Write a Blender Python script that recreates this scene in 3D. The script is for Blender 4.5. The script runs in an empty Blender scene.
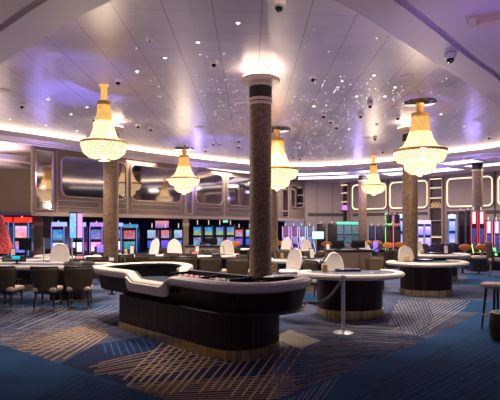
import bpy, bmesh, math, random
from mathutils import Vector, Matrix
R = math.radians
random.seed(7)
scn = bpy.context.scene
col = scn.collection
EYE = 1.8
F = 500.0

# ---------------------------------------------------------------- camera, world, exposure
cam_d = bpy.data.cameras.new('camera'); cam = bpy.data.objects.new('camera', cam_d); col.objects.link(cam)
cam.location = (0, 0, EYE); cam.rotation_euler = (R(90), 0, 0)
cam_d.sensor_width = 36; cam_d.lens = 36 * F / 500; cam_d.shift_y = 0.056; cam_d.clip_end = 200
scn.camera = cam
scn.view_settings.view_transform = 'Standard'; scn.view_settings.look = 'None'
scn.view_settings.gamma = 1; scn.view_settings.use_curve_mapping = False
scn.view_settings.exposure = 1.3
ES = 0.5          # brightness of screens, crystals and signs against the exposure
w = bpy.data.worlds.new('world'); scn.world = w; w.use_nodes = True
w.node_tree.nodes['Background'].inputs[0].default_value = (0.50, 0.45, 0.70, 1)
w.node_tree.nodes['Background'].inputs[1].default_value = 0.19

def lamp(name, kind, loc, energy, color, size=0.1, spot=None, target=None, sy=None):
    d = bpy.data.lights.new(name, kind); o = bpy.data.objects.new(name, d); col.objects.link(o)
    o.location = loc; d.energy = energy; d.color = color
    if kind == 'AREA':
        d.size = size
        if sy: d.shape = 'RECTANGLE'; d.size_y = sy
    else: d.shadow_soft_size = size
    if spot: d.spot_size = R(spot); d.spot_blend = 0.6
    if target:
        v = Vector(target) - Vector(loc); o.rotation_euler = v.to_track_quat('-Z', 'Y').to_euler()
    return o
WARM = (1.0, 0.80, 0.58)
CEIL = 5.0
# downlights in the starry ceiling (the lamps of the recessed fittings)
SPOTS = [(-2.4, 11.2, 260), (-0.2, 10.6, 250), (2.6, 12.2, 300), (5.0, 15.2, 330), (-5.2, 13.6, 300), (-2.6, 16.5, 380),
         (0.8, 15.5, 330), (3.2, 18.0, 380), (-0.8, 20.5, 380), (6.0, 19.0, 380), (-5.0, 17.0, 320), (4.4, 10.6, 170), (-3.3, 9.6, 190)]
for x, y, e in SPOTS:
    lamp('downlight_beam', 'SPOT', (x, y, 4.93), e, (1.0, 0.86, 0.72), 0.10, 96, (x, y, 0))
# blue ceiling washes; violet, rose and warm fill added to brighten rim and soffit
lamp('blue_wash', 'SPOT', (-3.7, 11.3, 2.3), 170, (0.20, 0.20, 1.0), 0.1, 52, (-4.1, 11.9, 5.0))
lamp('blue_wash', 'SPOT', (-3.1, 9.0, 2.3), 60, (0.24, 0.24, 1.0), 0.1, 50, (-3.5, 10.0, 5.0))
lamp('blue_wash', 'SPOT', (-2.0, 17.6, 2.6), 90, (0.25, 0.22, 1.0), 0.1, 85, (-1.6, 18.6, 5.0))
lamp('blue_wash', 'SPOT', (4.2, 11.6, 2.6), 60, (0.30, 0.25, 1.0), 0.1, 60, (4.3, 13.4, 5.0))
lamp('violet_fill', 'SPOT', (3.6, 5.0, 2.0), 75, (0.50, 0.32, 1.0), 0.1, 110, (4.6, 8.0, 4.7))
lamp('rose_fill', 'SPOT', (1.5, 4.0, 1.9), 22, (1.0, 0.60, 0.85), 0.1, 110, (3.0, 7.0, 4.7))
lamp('warm_fill', 'SPOT', (-3.2, 4.6, 2.0), 22, (1.0, 0.74, 0.66), 0.1, 110, (-4.4, 7.6, 4.7))
for x, y, z, e in [(-7.2, 17.2, 3.6, 22), (-2.4, 22.9, 3.8, 26), (9.0, 20.2, 3.8, 24), (5.6, 26.0, 3.7, 30), (8.2, 23.5, 3.7, 36), (1.5, 26.5, 3.8, 22)]:
    lamp('violet_fill', 'POINT', (x, y, z), e, (0.42, 0.32, 1.0), 0.02)
# lilac up-light added under the panelled ceiling to brighten it, without fittings
for x, y, e in [(-1.8, 9.5, 70), (1.8, 9.5, 70), (-5.0, 14.0, 60), (0.0, 14.5, 80), (4.6, 13.5, 80), (-1.5, 20.0, 80), (3.5, 20.0, 90), (7.3, 17.5, 70)]:
    lamp('lilac_fill', 'SPOT', (x, y, 2.3), e * 0.25, (0.74, 0.60, 1.0), 0.3, 140, (x, y + 0.01, 5.0))
for x, y, e in [(-9.0, 17.4, 60), (-4.6, 20.8, 70), (-1.2, 24.6, 70), (3.2, 27.6, 80), (6.6, 26.6, 80), (8.8, 24.0, 80), (11.6, 21.8, 80)]:
    lamp('tray_beam', 'AREA', (x, y, 4.55), e * 0.6, (1.0, 0.84, 0.70), 1.2, None, (x, y + 0.01, 0))

lamp('alcove_fill', 'POINT', (-8.6, 16.6, 3.2), 38, (1.0, 0.78, 0.62), 0.02)  # unseen warm fill added to brighten the brown alcove

# ---------------------------------------------------------------- helpers
def tag(o, label=None, cat=None, group=None, kind=None):
    if label: o['label'] = label
    if cat: o['category'] = cat
    if group: o['group'] = group
    if kind: o['kind'] = kind
    return o
def empty(name, loc=(0, 0, 0), rz=0, label=None, cat=None, group=None):
    o = bpy.data.objects.new(name, None); col.objects.link(o); o.location = loc; o.rotation_euler = (0, 0, rz)
    o.empty_display_size = 0.1
    return tag(o, label, cat, group)
KIDS = {}
class MB:
    def __init__(s): s.v = []; s.f = []; s.m = []; s.mi = 0
    def add(s, vs, fs):
        b = len(s.v); s.v += [tuple(v) for v in vs]; s.f += [tuple(i + b for i in f) for f in fs]; s.m += [s.mi] * len(fs); return s
    def box(s, c, d, rz=0, rx=0, bev=0, taper=1.0):
        M = Matrix.Rotation(rz, 4, 'Z') @ Matrix.Rotation(rx, 4, 'X'); hx, hy, hz = d[0] / 2, d[1] / 2, d[2] / 2
        if bev <= 0:
            vs = [(x * hx * (taper if z > 0 else 1), y * hy * (taper if z > 0 else 1), z * hz) for x, y, z in
                  [(-1, -1, -1), (1, -1, -1), (1, 1, -1), (-1, 1, -1), (-1, -1, 1), (1, -1, 1), (1, 1, 1), (-1, 1, 1)]]
            fs = [(3, 2, 1, 0), (4, 5, 6, 7), (0, 1, 5, 4), (1, 2, 6, 5), (2, 3, 7, 6), (3, 0, 4, 7)]
        else:
            bm = bmesh.new(); bmesh.ops.create_cube(bm, size=1)
            for v in bm.verts: v.co = Vector((v.co.x * d[0] * (taper if v.co.z > 0 else 1), v.co.y * d[1] * (taper if v.co.z > 0 else 1), v.co.z * d[2]))
            bmesh.ops.bevel(bm, geom=bm.edges[:], offset=bev, segments=3, profile=0.5, affect='EDGES')
            bm.verts.index_update(); vs = [tuple(v.co) for v in bm.verts]; fs = [tuple(v.index for v in f.verts) for f in bm.faces]; bm.free()
        C = Vector(c); return s.add([(M @ Vector(v)) + C for v in vs], fs)
    def tube(s, pts, r, n=10, r1=None, cap=True):
        pts = [Vector(p) for p in pts]; rs = r if isinstance(r, list) else ([r] * len(pts) if r1 is None else [r + (r1 - r) * i / (len(pts) - 1) for i in range(len(pts))])
        vs = []; fs = []; up = Vector((0, 0, 1))
        for i, p in enumerate(pts):
            t = (pts[min(i + 1, len(pts) - 1)] - pts[max(i - 1, 0)]).normalized()
            a = t.cross(up if abs(t.z) < 0.95 else Vector((0, 1, 0))).normalized(); b = t.cross(a)
            for k in range(n):
                q = 2 * math.pi * k / n; vs.append(p + a * math.cos(q) * rs[i] + b * math.sin(q) * rs[i])
        for i in range(len(pts) - 1):
            for k in range(n):
                fs.append((i * n + k, i * n + (k + 1) % n, (i + 1) * n + (k + 1) % n, (i + 1) * n + k))
        if cap: fs.append(tuple(range(n))[::-1]); fs.append(tuple((len(pts) - 1) * n + k for k in range(n)))
        return s.add(vs, fs)
    def lathe(s, prof, n=32, c=(0, 0, 0), sx=1, sy=1):
        vs = []; fs = []; m = len(prof)
        for k in range(n):
            q = 2 * math.pi * k / n
            for r, z in prof: vs.append((c[0] + r * math.cos(q) * sx, c[1] + r * math.sin(q) * sy, c[2] + z))
        for k in range(n):
            for i in range(m - 1): fs.append((k * m + i, ((k + 1) % n) * m + i, ((k + 1) % n) * m + i + 1, k * m + i + 1))
        if prof[0][0] > 1e-4: fs.append(tuple(k * m for k in range(n))[::-1])
        if prof[-1][0] > 1e-4: fs.append(tuple(k * m + m - 1 for k in range(n)))
        return s.add(vs, fs)
    def prism(s, poly, z0, z1, scale=None):
        n = len(poly); vs = [(x, y, z0) for x, y in poly] + [(x, y, z1) for x, y in poly]
        fs = [tuple(range(n))[::-1], tuple(range(n, 2 * n))] + [(i, (i + 1) % n, n + (i + 1) % n, n + i) for i in range(n)]
        return s.add(vs, fs)
    def grid(s, fn, nu, nv):
        vs = [fn(i / nu, j / nv) for j in range(nv + 1) for i in range(nu + 1)]
        fs = [(j * (nu + 1) + i, j * (nu + 1) + i + 1, (j + 1) * (nu + 1) + i + 1, (j + 1) * (nu + 1) + i) for j in range(nv) for i in range(nu)]
        return s.add(vs, fs)
    def sweep(s, path, prof, closed=True):
        """path: (x,y,z) points; prof: (outward offset, dz) closed loop"""
        n = len(path); m = len(prof); vs = []
        for i in range(n):
            p = path[i]
            a = path[(i - 1) % n] if closed else path[max(i - 1, 0)]; b = path[(i + 1) % n] if closed else path[min(i + 1, n - 1)]
            tx, ty = b[0] - a[0], b[1] - a[1]; L = math.hypot(tx, ty) or 1; nx, ny = ty / L, -tx / L
            for o, dz in prof: vs.append((p[0] + nx * o, p[1] + ny * o, p[2] + dz))
        fs = []
        for i in range(n if closed else n - 1):
            j = (i + 1) % n
            for k in range(m): fs.append((i * m + k, j * m + k, j * m + (k + 1) % m, i * m + (k + 1) % m))
        if not closed: fs.append(tuple(range(m))); fs.append(tuple((n - 1) * m + k for k in range(m))[::-1])
        return s.add(vs, fs)
    def build(s, name, mats, parent=None, smooth=True, loc=None, solid=0, angle=35):
        me = bpy.data.meshes.new(name); me.from_pydata(s.v, [], s.f)
        if not isinstance(mats, (list, tuple)): mats = [mats]
        for m in mats: me.materials.append(m)
        if len(mats) > 1: me.polygons.foreach_set('material_index', s.m)
        bm = bmesh.new(); bm.from_mesh(me); bmesh.ops.recalc_face_normals(bm, faces=bm.faces[:]); bm.to_mesh(me); bm.free()
        if smooth:
            me.shade_smooth(); me.set_sharp_from_angle(angle=R(angle))
        o = bpy.data.objects.new(name, me); col.objects.link(o)
        if loc: o.location = loc
        if parent: o.parent = parent; KIDS.setdefault(parent.name, []).append(o)
        if solid:
            md = o.modifiers.new('thickness', 'SOLIDIFY'); md.thickness = solid; md.offset = 0
        return o
def copy_tree(o, parent=None):
    c = o.copy(); col.objects.link(c); c.parent = parent
    for ch in KIDS.get(o.name, []):
        d = copy_tree(ch, c); KIDS.setdefault(c.name, []).append(d)
    return c
_proto = {}
def place(kind, maker, loc, rz=0, label=None, group=None, scale=None):
    if kind not in _proto: o = _proto[kind] = maker()
    else: o = copy_tree(_proto[kind])
    o.location = loc; o.rotation_euler = (0, 0, rz)
    if scale: o.scale = (scale, scale, scale) if not isinstance(scale, tuple) else scale
    if label: o['label'] = label
    if group: o['group'] = group
    return o
def struct(o): o['kind'] = 'structure'; return o
def fp(x, y, z=0.0):                       # floor (or height z) point seen at x, y of the photograph
    d = (EYE - z) * F / (y - 228); return ((x - 250) * d / F, d)
def cp(x, y, z=CEIL):
    d = (z - EYE) * F / (228 - y); return ((x - 250) * d / F, d)
def at(x, d): return (x - 250) * d / F

# ---------------------------------------------------------------- materials
def mat(name, c, rough=0.6, metal=0.0, emis=None, es=0.0, spec=0.5, coat=0.0, trans=0.0, bump=None, noise=None):
    m = bpy.data.materials.new(name); m.use_nodes = True; nt = m.node_tree; b = nt.nodes['Principled BSDF']
    b.inputs['Base Color'].default_value = (*c, 1); b.inputs['Roughness'].default_value = rough; b.inputs['Metallic'].default_value = metal
    b.inputs['Specular IOR Level'].default_value = spec; b.inputs['Coat Weight'].default_value = coat; b.inputs['Transmission Weight'].default_value = trans
    if emis: b.inputs['Emission Color'].default_value = (*emis, 1); b.inputs['Emission Strength'].default_value = es
    if noise:   # (scale, amount)
        tc = nt.nodes.new('ShaderNodeTexCoord'); nz = nt.nodes.new('ShaderNodeTexNoise'); nz.inputs['Scale'].default_value = noise[0]; nz.inputs['Detail'].default_value = 3
        mx = nt.nodes.new('ShaderNodeMix'); mx.data_type = 'RGBA'
        nt.links.new(tc.outputs['Object'], nz.inputs['Vector']); nt.links.new(nz.outputs['Fac'], mx.inputs[0])
        mx.inputs[6].default_value = (*[max(0, v * (1 - noise[1])) for v in c], 1); mx.inputs[7].default_value = (*[min(1, v * (1 + noise[1])) for v in c], 1)
        nt.links.new(mx.outputs[2], b.inputs['Base Color'])
    if bump:
        tc = nt.nodes.new('ShaderNodeTexCoord'); nz = nt.nodes.new('ShaderNodeTexNoise'); nz.inputs['Scale'].default_value = bump[0]
        bp = nt.nodes.new('ShaderNodeBump'); bp.inputs['Strength'].default_value = bump[1]; bp.inputs['Distance'].default_value = 0.01
        nt.links.new(tc.outputs['Object'], nz.inputs['Vector']); nt.links.new(nz.outputs['Fac'], bp.inputs['Height']); nt.links.new(bp.outputs['Normal'], b.inputs['Normal'])
    return m
def emit(name, c, s):
    return mat(name, (0.02, 0.02, 0.02), 0.4, emis=c, es=s * ES)
def striped(name, c1, c2, freq, rough=0.35, axis='ang', coat=0.2, metal=0.0, spec=0.5):
    """vertical wood grain / ribs: noise stretched along Z"""
    m = mat(name, c1, rough, metal, coat=coat, spec=spec); nt = m.node_tree; b = nt.nodes['Principled BSDF']
    tc = nt.nodes.new('ShaderNodeTexCoord'); mp = nt.nodes.new('ShaderNodeMapping'); mp.inputs['Scale'].default_value = (freq, freq, 0.6)
    nz = nt.nodes.new('ShaderNodeTexNoise'); nz.inputs['Scale'].default_value = 1.0; nz.inputs['Detail'].default_value = 4
    mx = nt.nodes.new('ShaderNodeValToRGB'); mx.color_ramp.elements[0].position = 0.38; mx.color_ramp.elements[1].position = 0.64
    mx.color_ramp.elements[0].color = (*c1, 1); mx.color_ramp.elements[1].color = (*c2, 1)
    nt.links.new(tc.outputs['Object'], mp.inputs['Vector']); nt.links.new(mp.outputs['Vector'], nz.inputs['Vector'])
    nt.links.new(nz.outputs['Fac'], mx.inputs['Fac']); nt.links.new(mx.outputs['Color'], b.inputs['Base Color'])
    return m
def speckle(name, c1, c2, scale, rough=0.5):
    m = mat(name, c1, rough); nt = m.node_tree; b = nt.nodes['Principled BSDF']
    tc = nt.nodes.new('ShaderNodeTexCoord'); vo = nt.nodes.new('ShaderNodeTexVoronoi'); vo.inputs['Scale'].default_value = scale
    mx = nt.nodes.new('ShaderNodeMix'); mx.data_type = 'RGBA'; mx.inputs[6].default_value = (*c1, 1); mx.inputs[7].default_value = (*c2, 1)
    sp = nt.nodes.new('ShaderNodeSeparateColor'); nt.links.new(tc.outputs['Object'], vo.inputs['Vector']); nt.links.new(vo.outputs['Color'], sp.inputs[0])
    nt.links.new(sp.outputs[0], mx.inputs[0]); nt.links.new(mx.outputs[2], b.inputs['Base Color'])
    return m
def screen(name, tint, tint2, s, scale=9.0, sat=0.5):
    """a lit game screen: little coloured symbols differing from machine to machine"""
    m = mat(name, (0.01, 0.01, 0.01), 0.2); nt = m.node_tree; b = nt.nodes['Principled BSDF']
    tc = nt.nodes.new('ShaderNodeTexCoord'); oi = nt.nodes.new('ShaderNodeObjectInfo'); ad = nt.nodes.new('ShaderNodeVectorMath'); ad.operation = 'ADD'
    mu = nt.nodes.new('ShaderNodeMath'); mu.operation = 'MULTIPLY'; mu.inputs[1].default_value = 40
    vo = nt.nodes.new('ShaderNodeTexVoronoi'); vo.distance = 'CHEBYCHEV'; vo.inputs['Scale'].default_value = scale; vo.inputs['Randomness'].default_value = 0.6
    hs = nt.nodes.new('ShaderNodeHueSaturation'); hs.inputs['Saturation'].default_value = 1.3; hs.inputs['Value'].default_value = 1.0
    mx = nt.nodes.new('ShaderNodeMix'); mx.data_type = 'RGBA'; mx.inputs[0].default_value = sat * 0.6
    gz = nt.nodes.new('ShaderNodeSeparateXYZ'); rp = nt.nodes.new('ShaderNodeMix'); rp.data_type = 'RGBA'
    rp.inputs[6].default_value = (*tint2, 1); rp.inputs[7].default_value = (*tint, 1)
    nt.links.new(oi.outputs['Random'], mu.inputs[0]); nt.links.new(tc.outputs['Object'], ad.inputs[0]); nt.links.new(mu.outputs[0], ad.inputs[1])
    nt.links.new(ad.outputs[0], vo.inputs['Vector']); nt.links.new(vo.outputs['Color'], hs.inputs['Color'])
    nt.links.new(tc.outputs['Generated'], gz.inputs[0]); nt.links.new(gz.outputs[2], rp.inputs[0])
    nt.links.new(rp.outputs[2], mx.inputs[6]); nt.links.new(hs.outputs['Color'], mx.inputs[7])
    gm = nt.nodes.new('ShaderNodeGamma'); gm.inputs[1].default_value = 1.7; nt.links.new(mx.outputs[2], gm.inputs[0]); nt.links.new(gm.outputs[0], b.inputs['Emission Color']); b.inputs['Emission Strength'].default_value = s * ES * 1.25
    return m
M = {}
M['rail'] = mat('ivory_leather', (0.72, 0.62, 0.54), 0.42, noise=(30, 0.05))
M['white'] = mat('white_leather', (0.78, 0.70, 0.62), 0.5, noise=(20, 0.04))
M['beige'] = mat('beige_fabric', (0.50, 0.37, 0.29), 0.8, noise=(60, 0.12))
M['wood'] = striped('dark_wood', (0.013, 0.005, 0.004), (0.050, 0.020, 0.015), 26, 0.42, coat=0.0, spec=0.25)
M['gold'] = striped('brass_kick', (0.50, 0.34, 0.15), (0.85, 0.62, 0.32), 20, 0.3, metal=1.0, coat=0)
M['brass'] = mat('brass', (0.65, 0.45, 0.18), 0.3, 1.0)
M['black'] = mat('black_plastic', (0.008, 0.008, 0.010), 0.45, spec=0.35)
M['innerblack'] = mat('black_rubber', (0.006, 0.006, 0.008), 0.7, spec=0.2)
M['felt_dark'] = mat('navy_felt', (0.015, 0.02, 0.04), 0.9)
M['felt'] = mat('blue_felt', (0.07, 0.10, 0.17), 0.9, noise=(40, 0.15))
M['print'] = mat('gold_print', (0.55, 0.40, 0.22), 0.8)
M['leather'] = mat('bronze_leather', (0.062, 0.038, 0.015), 0.5, noise=(25, 0.2))
M['darkwood'] = mat('black_wood', (0.022, 0.015, 0.013), 0.4)
M['chrome'] = mat('chrome', (0.80, 0.76, 0.74), 0.38, 0.85)
M['rope'] = mat('grey_rope', (0.16, 0.12, 0.10), 0.9, bump=(90, 0.6))
M['orange'] = mat('orange_vinyl', (0.72, 0.22, 0.04), 0.5)
M['cab'] = mat('cabinet_black', (0.015, 0.015, 0.022), 0.3, coat=0.4)
M['cabblue'] = mat('cabinet_navy', (0.015, 0.03, 0.10), 0.3, coat=0.4)
M['cabgrey'] = mat('cabinet_grey', (0.09, 0.09, 0.11), 0.35, 0.4)
M['lilacwall'] = mat('taupe_wallcovering', (0.30, 0.235, 0.215), 0.75, noise=(3, 0.06))
M['warmwall'] = mat('brown_taupe_wallcovering', (0.17, 0.12, 0.095), 0.75, noise=(3, 0.06))
M['fabricpanel'] = mat('woven_panel', (0.27, 0.205, 0.185), 0.85, noise=(8, 0.08), bump=(300, 0.2))
M['brownwall'] = mat('brown_wallcovering', (0.19, 0.13, 0.10), 0.75, noise=(4, 0.1))
M['frame'] = mat('champagne_frame', (0.34, 0.25, 0.21), 0.5, 0.1)
M['navywall'] = mat('navy_wall', (0.012, 0.018, 0.07), 0.6)
M['joint'] = mat('dark_joint', (0.06, 0.045, 0.045), 0.7)
M['soffit'] = mat('painted_soffit', (0.58, 0.50, 0.56), 0.55)
M['mirror'] = mat('smoked_mirror', (0.30, 0.27, 0.29), 0.06, 1.0)
M['colshaft'] = speckle('bronze_mosaic', (0.085, 0.046, 0.024), (0.33, 0.21, 0.12), 42, 0.5)
M['colband'] = mat('beige_band', (0.60, 0.46, 0.36), 0.4)
M['warm'] = emit('warm_led', (1.0, 0.74, 0.50), 8.0)
M['warm_lo'] = emit('warm_led_soft', (1.0, 0.72, 0.42), 1.7)
M['tray'] = emit('tray_led', (1.0, 0.86, 0.74), 2.2)
M['halo'] = emit('halo_led', (1.0, 0.76, 0.52), 13.0)
M['star'] = emit('star_led', (0.80, 0.88, 1.0), 4.0)
M['down'] = emit('downlight_led', (1.0, 0.92, 0.8), 5.0)
M['domewhite'] = mat('white_plastic', (0.70, 0.66, 0.66), 0.4)
M['domedark'] = mat('smoked_dome', (0.008, 0.008, 0.012), 0.12, coat=0.6)
M['grille'] = mat('speaker_grille', (0.15, 0.11, 0.11), 0.6)

# ceiling panels: long dark seams and thin cross seams
def panel_mat():
    m = mat('ceiling_panel', (0.40, 0.35, 0.40), 0.36, 0.0, spec=0.7); nt = m.node_tree; b = nt.nodes['Principled BSDF']
    tc = nt.nodes.new('ShaderNodeTexCoord'); sx = nt.nodes.new('ShaderNodeSeparateXYZ'); nt.links.new(tc.outputs['Object'], sx.inputs[0])
    def math_(op, a, bb=None, c=None):
        n = nt.nodes.new('ShaderNodeMath'); n.operation = op
        for i, v in enumerate((a, bb, c)):
            if v is None: continue
            if isinstance(v, (int, float)): n.inputs[i].default_value = v
            else: nt.links.new(v, n.inputs[i])
        return n.outputs[0]
    u = math_('DIVIDE', math_('ADD', sx.outputs[0], 30 * 0.716 - 0.172 + 0.358), 0.716)
    fu = math_('ABSOLUTE', math_('SUBTRACT', math_('FRACT', u), 0.5))
    v = math_('SUBTRACT', sx.outputs[1], math_('MULTIPLY', sx.outputs[0], 0.077))
    v = math_('DIVIDE', math_('ADD', v, 50 * 0.81 - 7.42 + 0.405), 0.81)
    fv = math_('ABSOLUTE', math_('SUBTRACT', math_('FRACT', v), 0.5))
    su = math_('LESS_THAN', fu, 0.009); sv = math_('LESS_THAN', fv, 0.008)
    seam = math_('MAXIMUM', su, math_('MULTIPLY', sv, 0.7))
    # each panel a slightly different tone
    wn = nt.nodes.new('ShaderNodeTexWhiteNoise'); cb = nt.nodes.new('ShaderNodeCombineXYZ')
    nt.links.new(math_('FLOOR', u), cb.inputs[0]); nt.links.new(math_('FLOOR', v), cb.inputs[1]); nt.links.new(cb.outputs[0], wn.inputs['Vector'])
    mx0 = nt.nodes.new('ShaderNodeMix'); mx0.data_type = 'RGBA'; nt.links.new(wn.outputs['Value'], mx0.inputs[0])
    mx0.inputs[6].default_value = (0.43, 0.38, 0.46, 1); mx0.inputs[7].default_value = (0.50, 0.44, 0.53, 1)
    mx = nt.nodes.new('ShaderNodeMix'); mx.data_type = 'RGBA'; nt.links.new(seam, mx.inputs[0]); nt.links.new(mx0.outputs[2], mx.inputs[6])
    mx.inputs[7].default_value = (0.15, 0.12, 0.13, 1); nt.links.new(mx.outputs[2], b.inputs['Base Color'])
    return m
M['panel'] = panel_mat()
def carpet(name, c, amt=0.35, sc=55):
    m = mat(name, c, 0.95, spec=0.15); nt = m.node_tree; b = nt.nodes['Principled BSDF']
    tc = nt.nodes.new('ShaderNodeTexCoord'); n1 = nt.nodes.new('ShaderNodeTexNoise'); n1.inputs['Scale'].default_value = sc; n1.inputs['Detail'].default_value = 2
    n2 = nt.nodes.new('ShaderNodeTexNoise'); n2.inputs['Scale'].default_value = 1.3; n2.inputs['Detail'].default_value = 3
    av = nt.nodes.new('ShaderNodeMath'); av.operation = 'ADD'; nt.links.new(tc.outputs['Object'], n1.inputs['Vector']); nt.links.new(tc.outputs['Object'], n2.inputs['Vector'])
    nt.links.new(n1.outputs['Fac'], av.inputs[0]); nt.links.new(n2.outputs['Fac'], av.inputs[1])
    rp = nt.nodes.new('ShaderNodeMapRange'); rp.inputs[1].default_value = 0.6; rp.inputs[2].default_value = 1.4; nt.links.new(av.outputs[0], rp.inputs[0])
    mx = nt.nodes.new('ShaderNodeMix'); mx.data_type = 'RGBA'; nt.links.new(rp.outputs[0], mx.inputs[0])
    mx.inputs[6].default_value = (*[v * (1 - amt) for v in c], 1); mx.inputs[7].default_value = (*[v * (1 + amt) for v in c], 1)
    nt.links.new(mx.outputs[2], b.inputs['Base Color']); return m
CARP = [carpet('carpet_slate', (0.070, 0.085, 0.155), 0.6, 22), carpet('carpet_blue', (0.016, 0.065, 0.165), 0.45), carpet('carpet_navy', (0.014, 0.026, 0.085), 0.5, 30),
        carpet('carpet_gold', (0.46, 0.30, 0.16)), carpet('carpet_grey', (0.22, 0.20, 0.22)), carpet('carpet_brightblue', (0.03, 0.11, 0.30)),
        carpet('carpet_tan', (0.115, 0.098, 0.125), 0.6, 30), carpet('carpet_silver', (0.36, 0.34, 0.36)), carpet('carpet_stone', (0.30, 0.27, 0.22))]
SLATE, BLUE, NAVY, GOLD, GREY, BBLUE, TAN, SILVER, STONE = range(9)

# ---------------------------------------------------------------- floor with woven pattern
fl = MB(); fl.mi = SLATE
fl.add([(-40, -10, 0), (40, -10, 0), (40, 45, 0), (-40, 45, 0)], [(0, 1, 2, 3)])
LAY = [0.0]
def patch(poly, mi, world=False):
    LAY[0] += 0.0003
    p = poly if world else [fp(*q) for q in poly]
    fl.mi = mi; fl.add([(x, y, LAY[0]) for x, y in p], [tuple(range(len(p)))])
def clip(poly, reg):
    ar = sum(reg[i][0] * reg[(i + 1) % len(reg)][1] - reg[(i + 1) % len(reg)][0] * reg[i][1] for i in range(len(reg)))
    rg = reg if ar > 0 else reg[::-1]
    for i in range(len(rg)):
        a, b = rg[i], rg[(i + 1) % len(rg)]; out = []
        def side(p): return (b[0] - a[0]) * (p[1] - a[1]) - (b[1] - a[1]) * (p[0] - a[0])
        for k in range(len(poly)):
            p, q = poly[k], poly[(k + 1) % len(poly)]; sp, sq = side(p), side(q)
            if sp >= 0: out.append(p)
            if (sp >= 0) != (sq >= 0):
                t = sp / (sp - sq); out.append((p[0] + (q[0] - p[0]) * t, p[1] + (q[1] - p[1]) * t))
        poly = out
        if len(poly) < 3: return []
    return poly
def stripes(reg, A, B, n, wd, mi, jit=0.0, rag=0.0, seed=1):
    """n woven lines spread from line A to line B (each two points), cut to the convex region"""
    rnd = random.Random(seed); LAY[0] += 0.0003; fl.mi = mi
    rg = [fp(*q) for q in reg]; a0, a1 = fp(*A[0]), fp(*A[1]); b0, b1 = fp(*B[0]), fp(*B[1])
    for i in range(n):
        t = (i + rnd.uniform(-jit, jit)) / max(1, n - 1)
        p = (a0[0] + (b0[0] - a0[0]) * t, a0[1] + (b0[1] - a0[1]) * t); q = (a1[0] + (b1[0] - a1[0]) * t, a1[1] + (b1[1] - a1[1]) * t)
        if rag:
            s0, s1 = rnd.uniform(0, rag), rnd.uniform(0, rag)
            p, q = (p[0] + (q[0] - p[0]) * s0, p[1] + (q[1] - p[1]) * s0), (q[0] + (p[0] - q[0]) * s1, q[1] + (p[1] - q[1]) * s1)
        dx, dy = q[0] - p[0], q[1] - p[1]; L = math.hypot(dx, dy) or 1; nx, ny = -dy / L * wd / 2, dx / L * wd / 2
        c = clip([(p[0] + nx, p[1] + ny), (q[0] + nx, q[1] + ny), (q[0] - nx, q[1] - ny), (p[0] - nx, p[1] - ny)], rg)
        if len(c) >= 3: fl.add([(x, y, LAY[0]) for x, y in c], [tuple(range(len(c)))])
# broad colour fields of the weave
patch([(-80, 325), (0, 345), (60, 364), (130, 352), (200, 330), (160, 312), (90, 304), (-60, 306)], SLATE)
patch([(60, 364), (165, 400), (277, 400), (300, 392), (320, 350), (240, 345), (150, 335), (95, 345)], NAVY)
patch([(270, 400), (300, 392), (395, 353), (428, 339), (400, 325), (330, 318), (285, 330), (272, 360)], TAN)
patch([(400, 326), (428, 339), (484, 311), (470, 300), (430, 300), (395, 308)], SLATE)
patch([(-60, 300), (60, 308), (130, 316), (130, 308), (60, 301), (-60, 294)], BLUE)
patch([(430, 310), (500, 314), (540, 306), (470, 300)], BLUE)
patch([(462, 284), (540, 294), (560, 284), (470, 272)], BLUE)
patch([(290, 300), (330, 305), (330, 296), (290, 292)], BLUE)
# gold and grey hatching at the left
L1 = [(-40, 318), (20, 353), (62, 365), (140, 322), (150, 312), (60, 306), (-40, 310)]
stripes(L1, ((-60, 308), (200, 306)), ((-60, 352), (180, 332)), 24, 0.035, GREY, 0.25, 0.25, 3)
stripes([(0, 345), (62, 365), (130, 324), (80, 318), (0, 336)], ((-20, 336), (130, 322)), ((-10, 352), (80, 350)), 14, 0.03, GOLD, 0.2, 0.3, 5)
stripes([(0, 345), (60, 365), (110, 335), (95, 322), (30, 322)], ((10, 350), (95, 322)), ((60, 368), (118, 328)), 9, 0.035, GOLD, 0.1, 0.15, 6)
stripes([(-40, 345), (0, 345), (90, 318), (60, 306), (-40, 318)], ((-40, 312), (30, 345)), ((60, 304), (110, 326)), 26, 0.025, SLATE, 0.2, 0.2, 9)
# deep blue rays then the gold crossing in front of the craps table
stripes([(95, 345), (150, 338), (160, 358), (105, 362)], ((100, 330), (108, 360)), ((150, 332), (172, 362)), 9, 0.02, BBLUE, 0.1, 0.2, 11)
L2 = [(78, 372), (165, 402), (290, 402), (310, 370), (200, 340), (140, 347)]
stripes(L2, ((70, 370), (210, 338)), ((90, 384), (330, 350)), 10, 0.028, GOLD, 0.2, 0.15, 12)
stripes(L2, ((110, 386), (330, 372)), ((120, 404), (330, 400)), 12, 0.022, GOLD, 0.15, 0.1, 13)
stripes([(115, 388), (165, 402), (300, 402), (312, 342), (230, 325), (160, 330)], ((112, 392), (186, 322)), ((262, 408), (312, 335)), 19, 0.030, GOLD, 0.15, 0.15, 14)
stripes([(232, 402), (300, 402), (312, 360), (250, 350)], ((205, 360), (330, 408)), ((262, 340), (332, 372)), 9, 0.014, BBLUE, 0.1, 0.1, 15)
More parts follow.
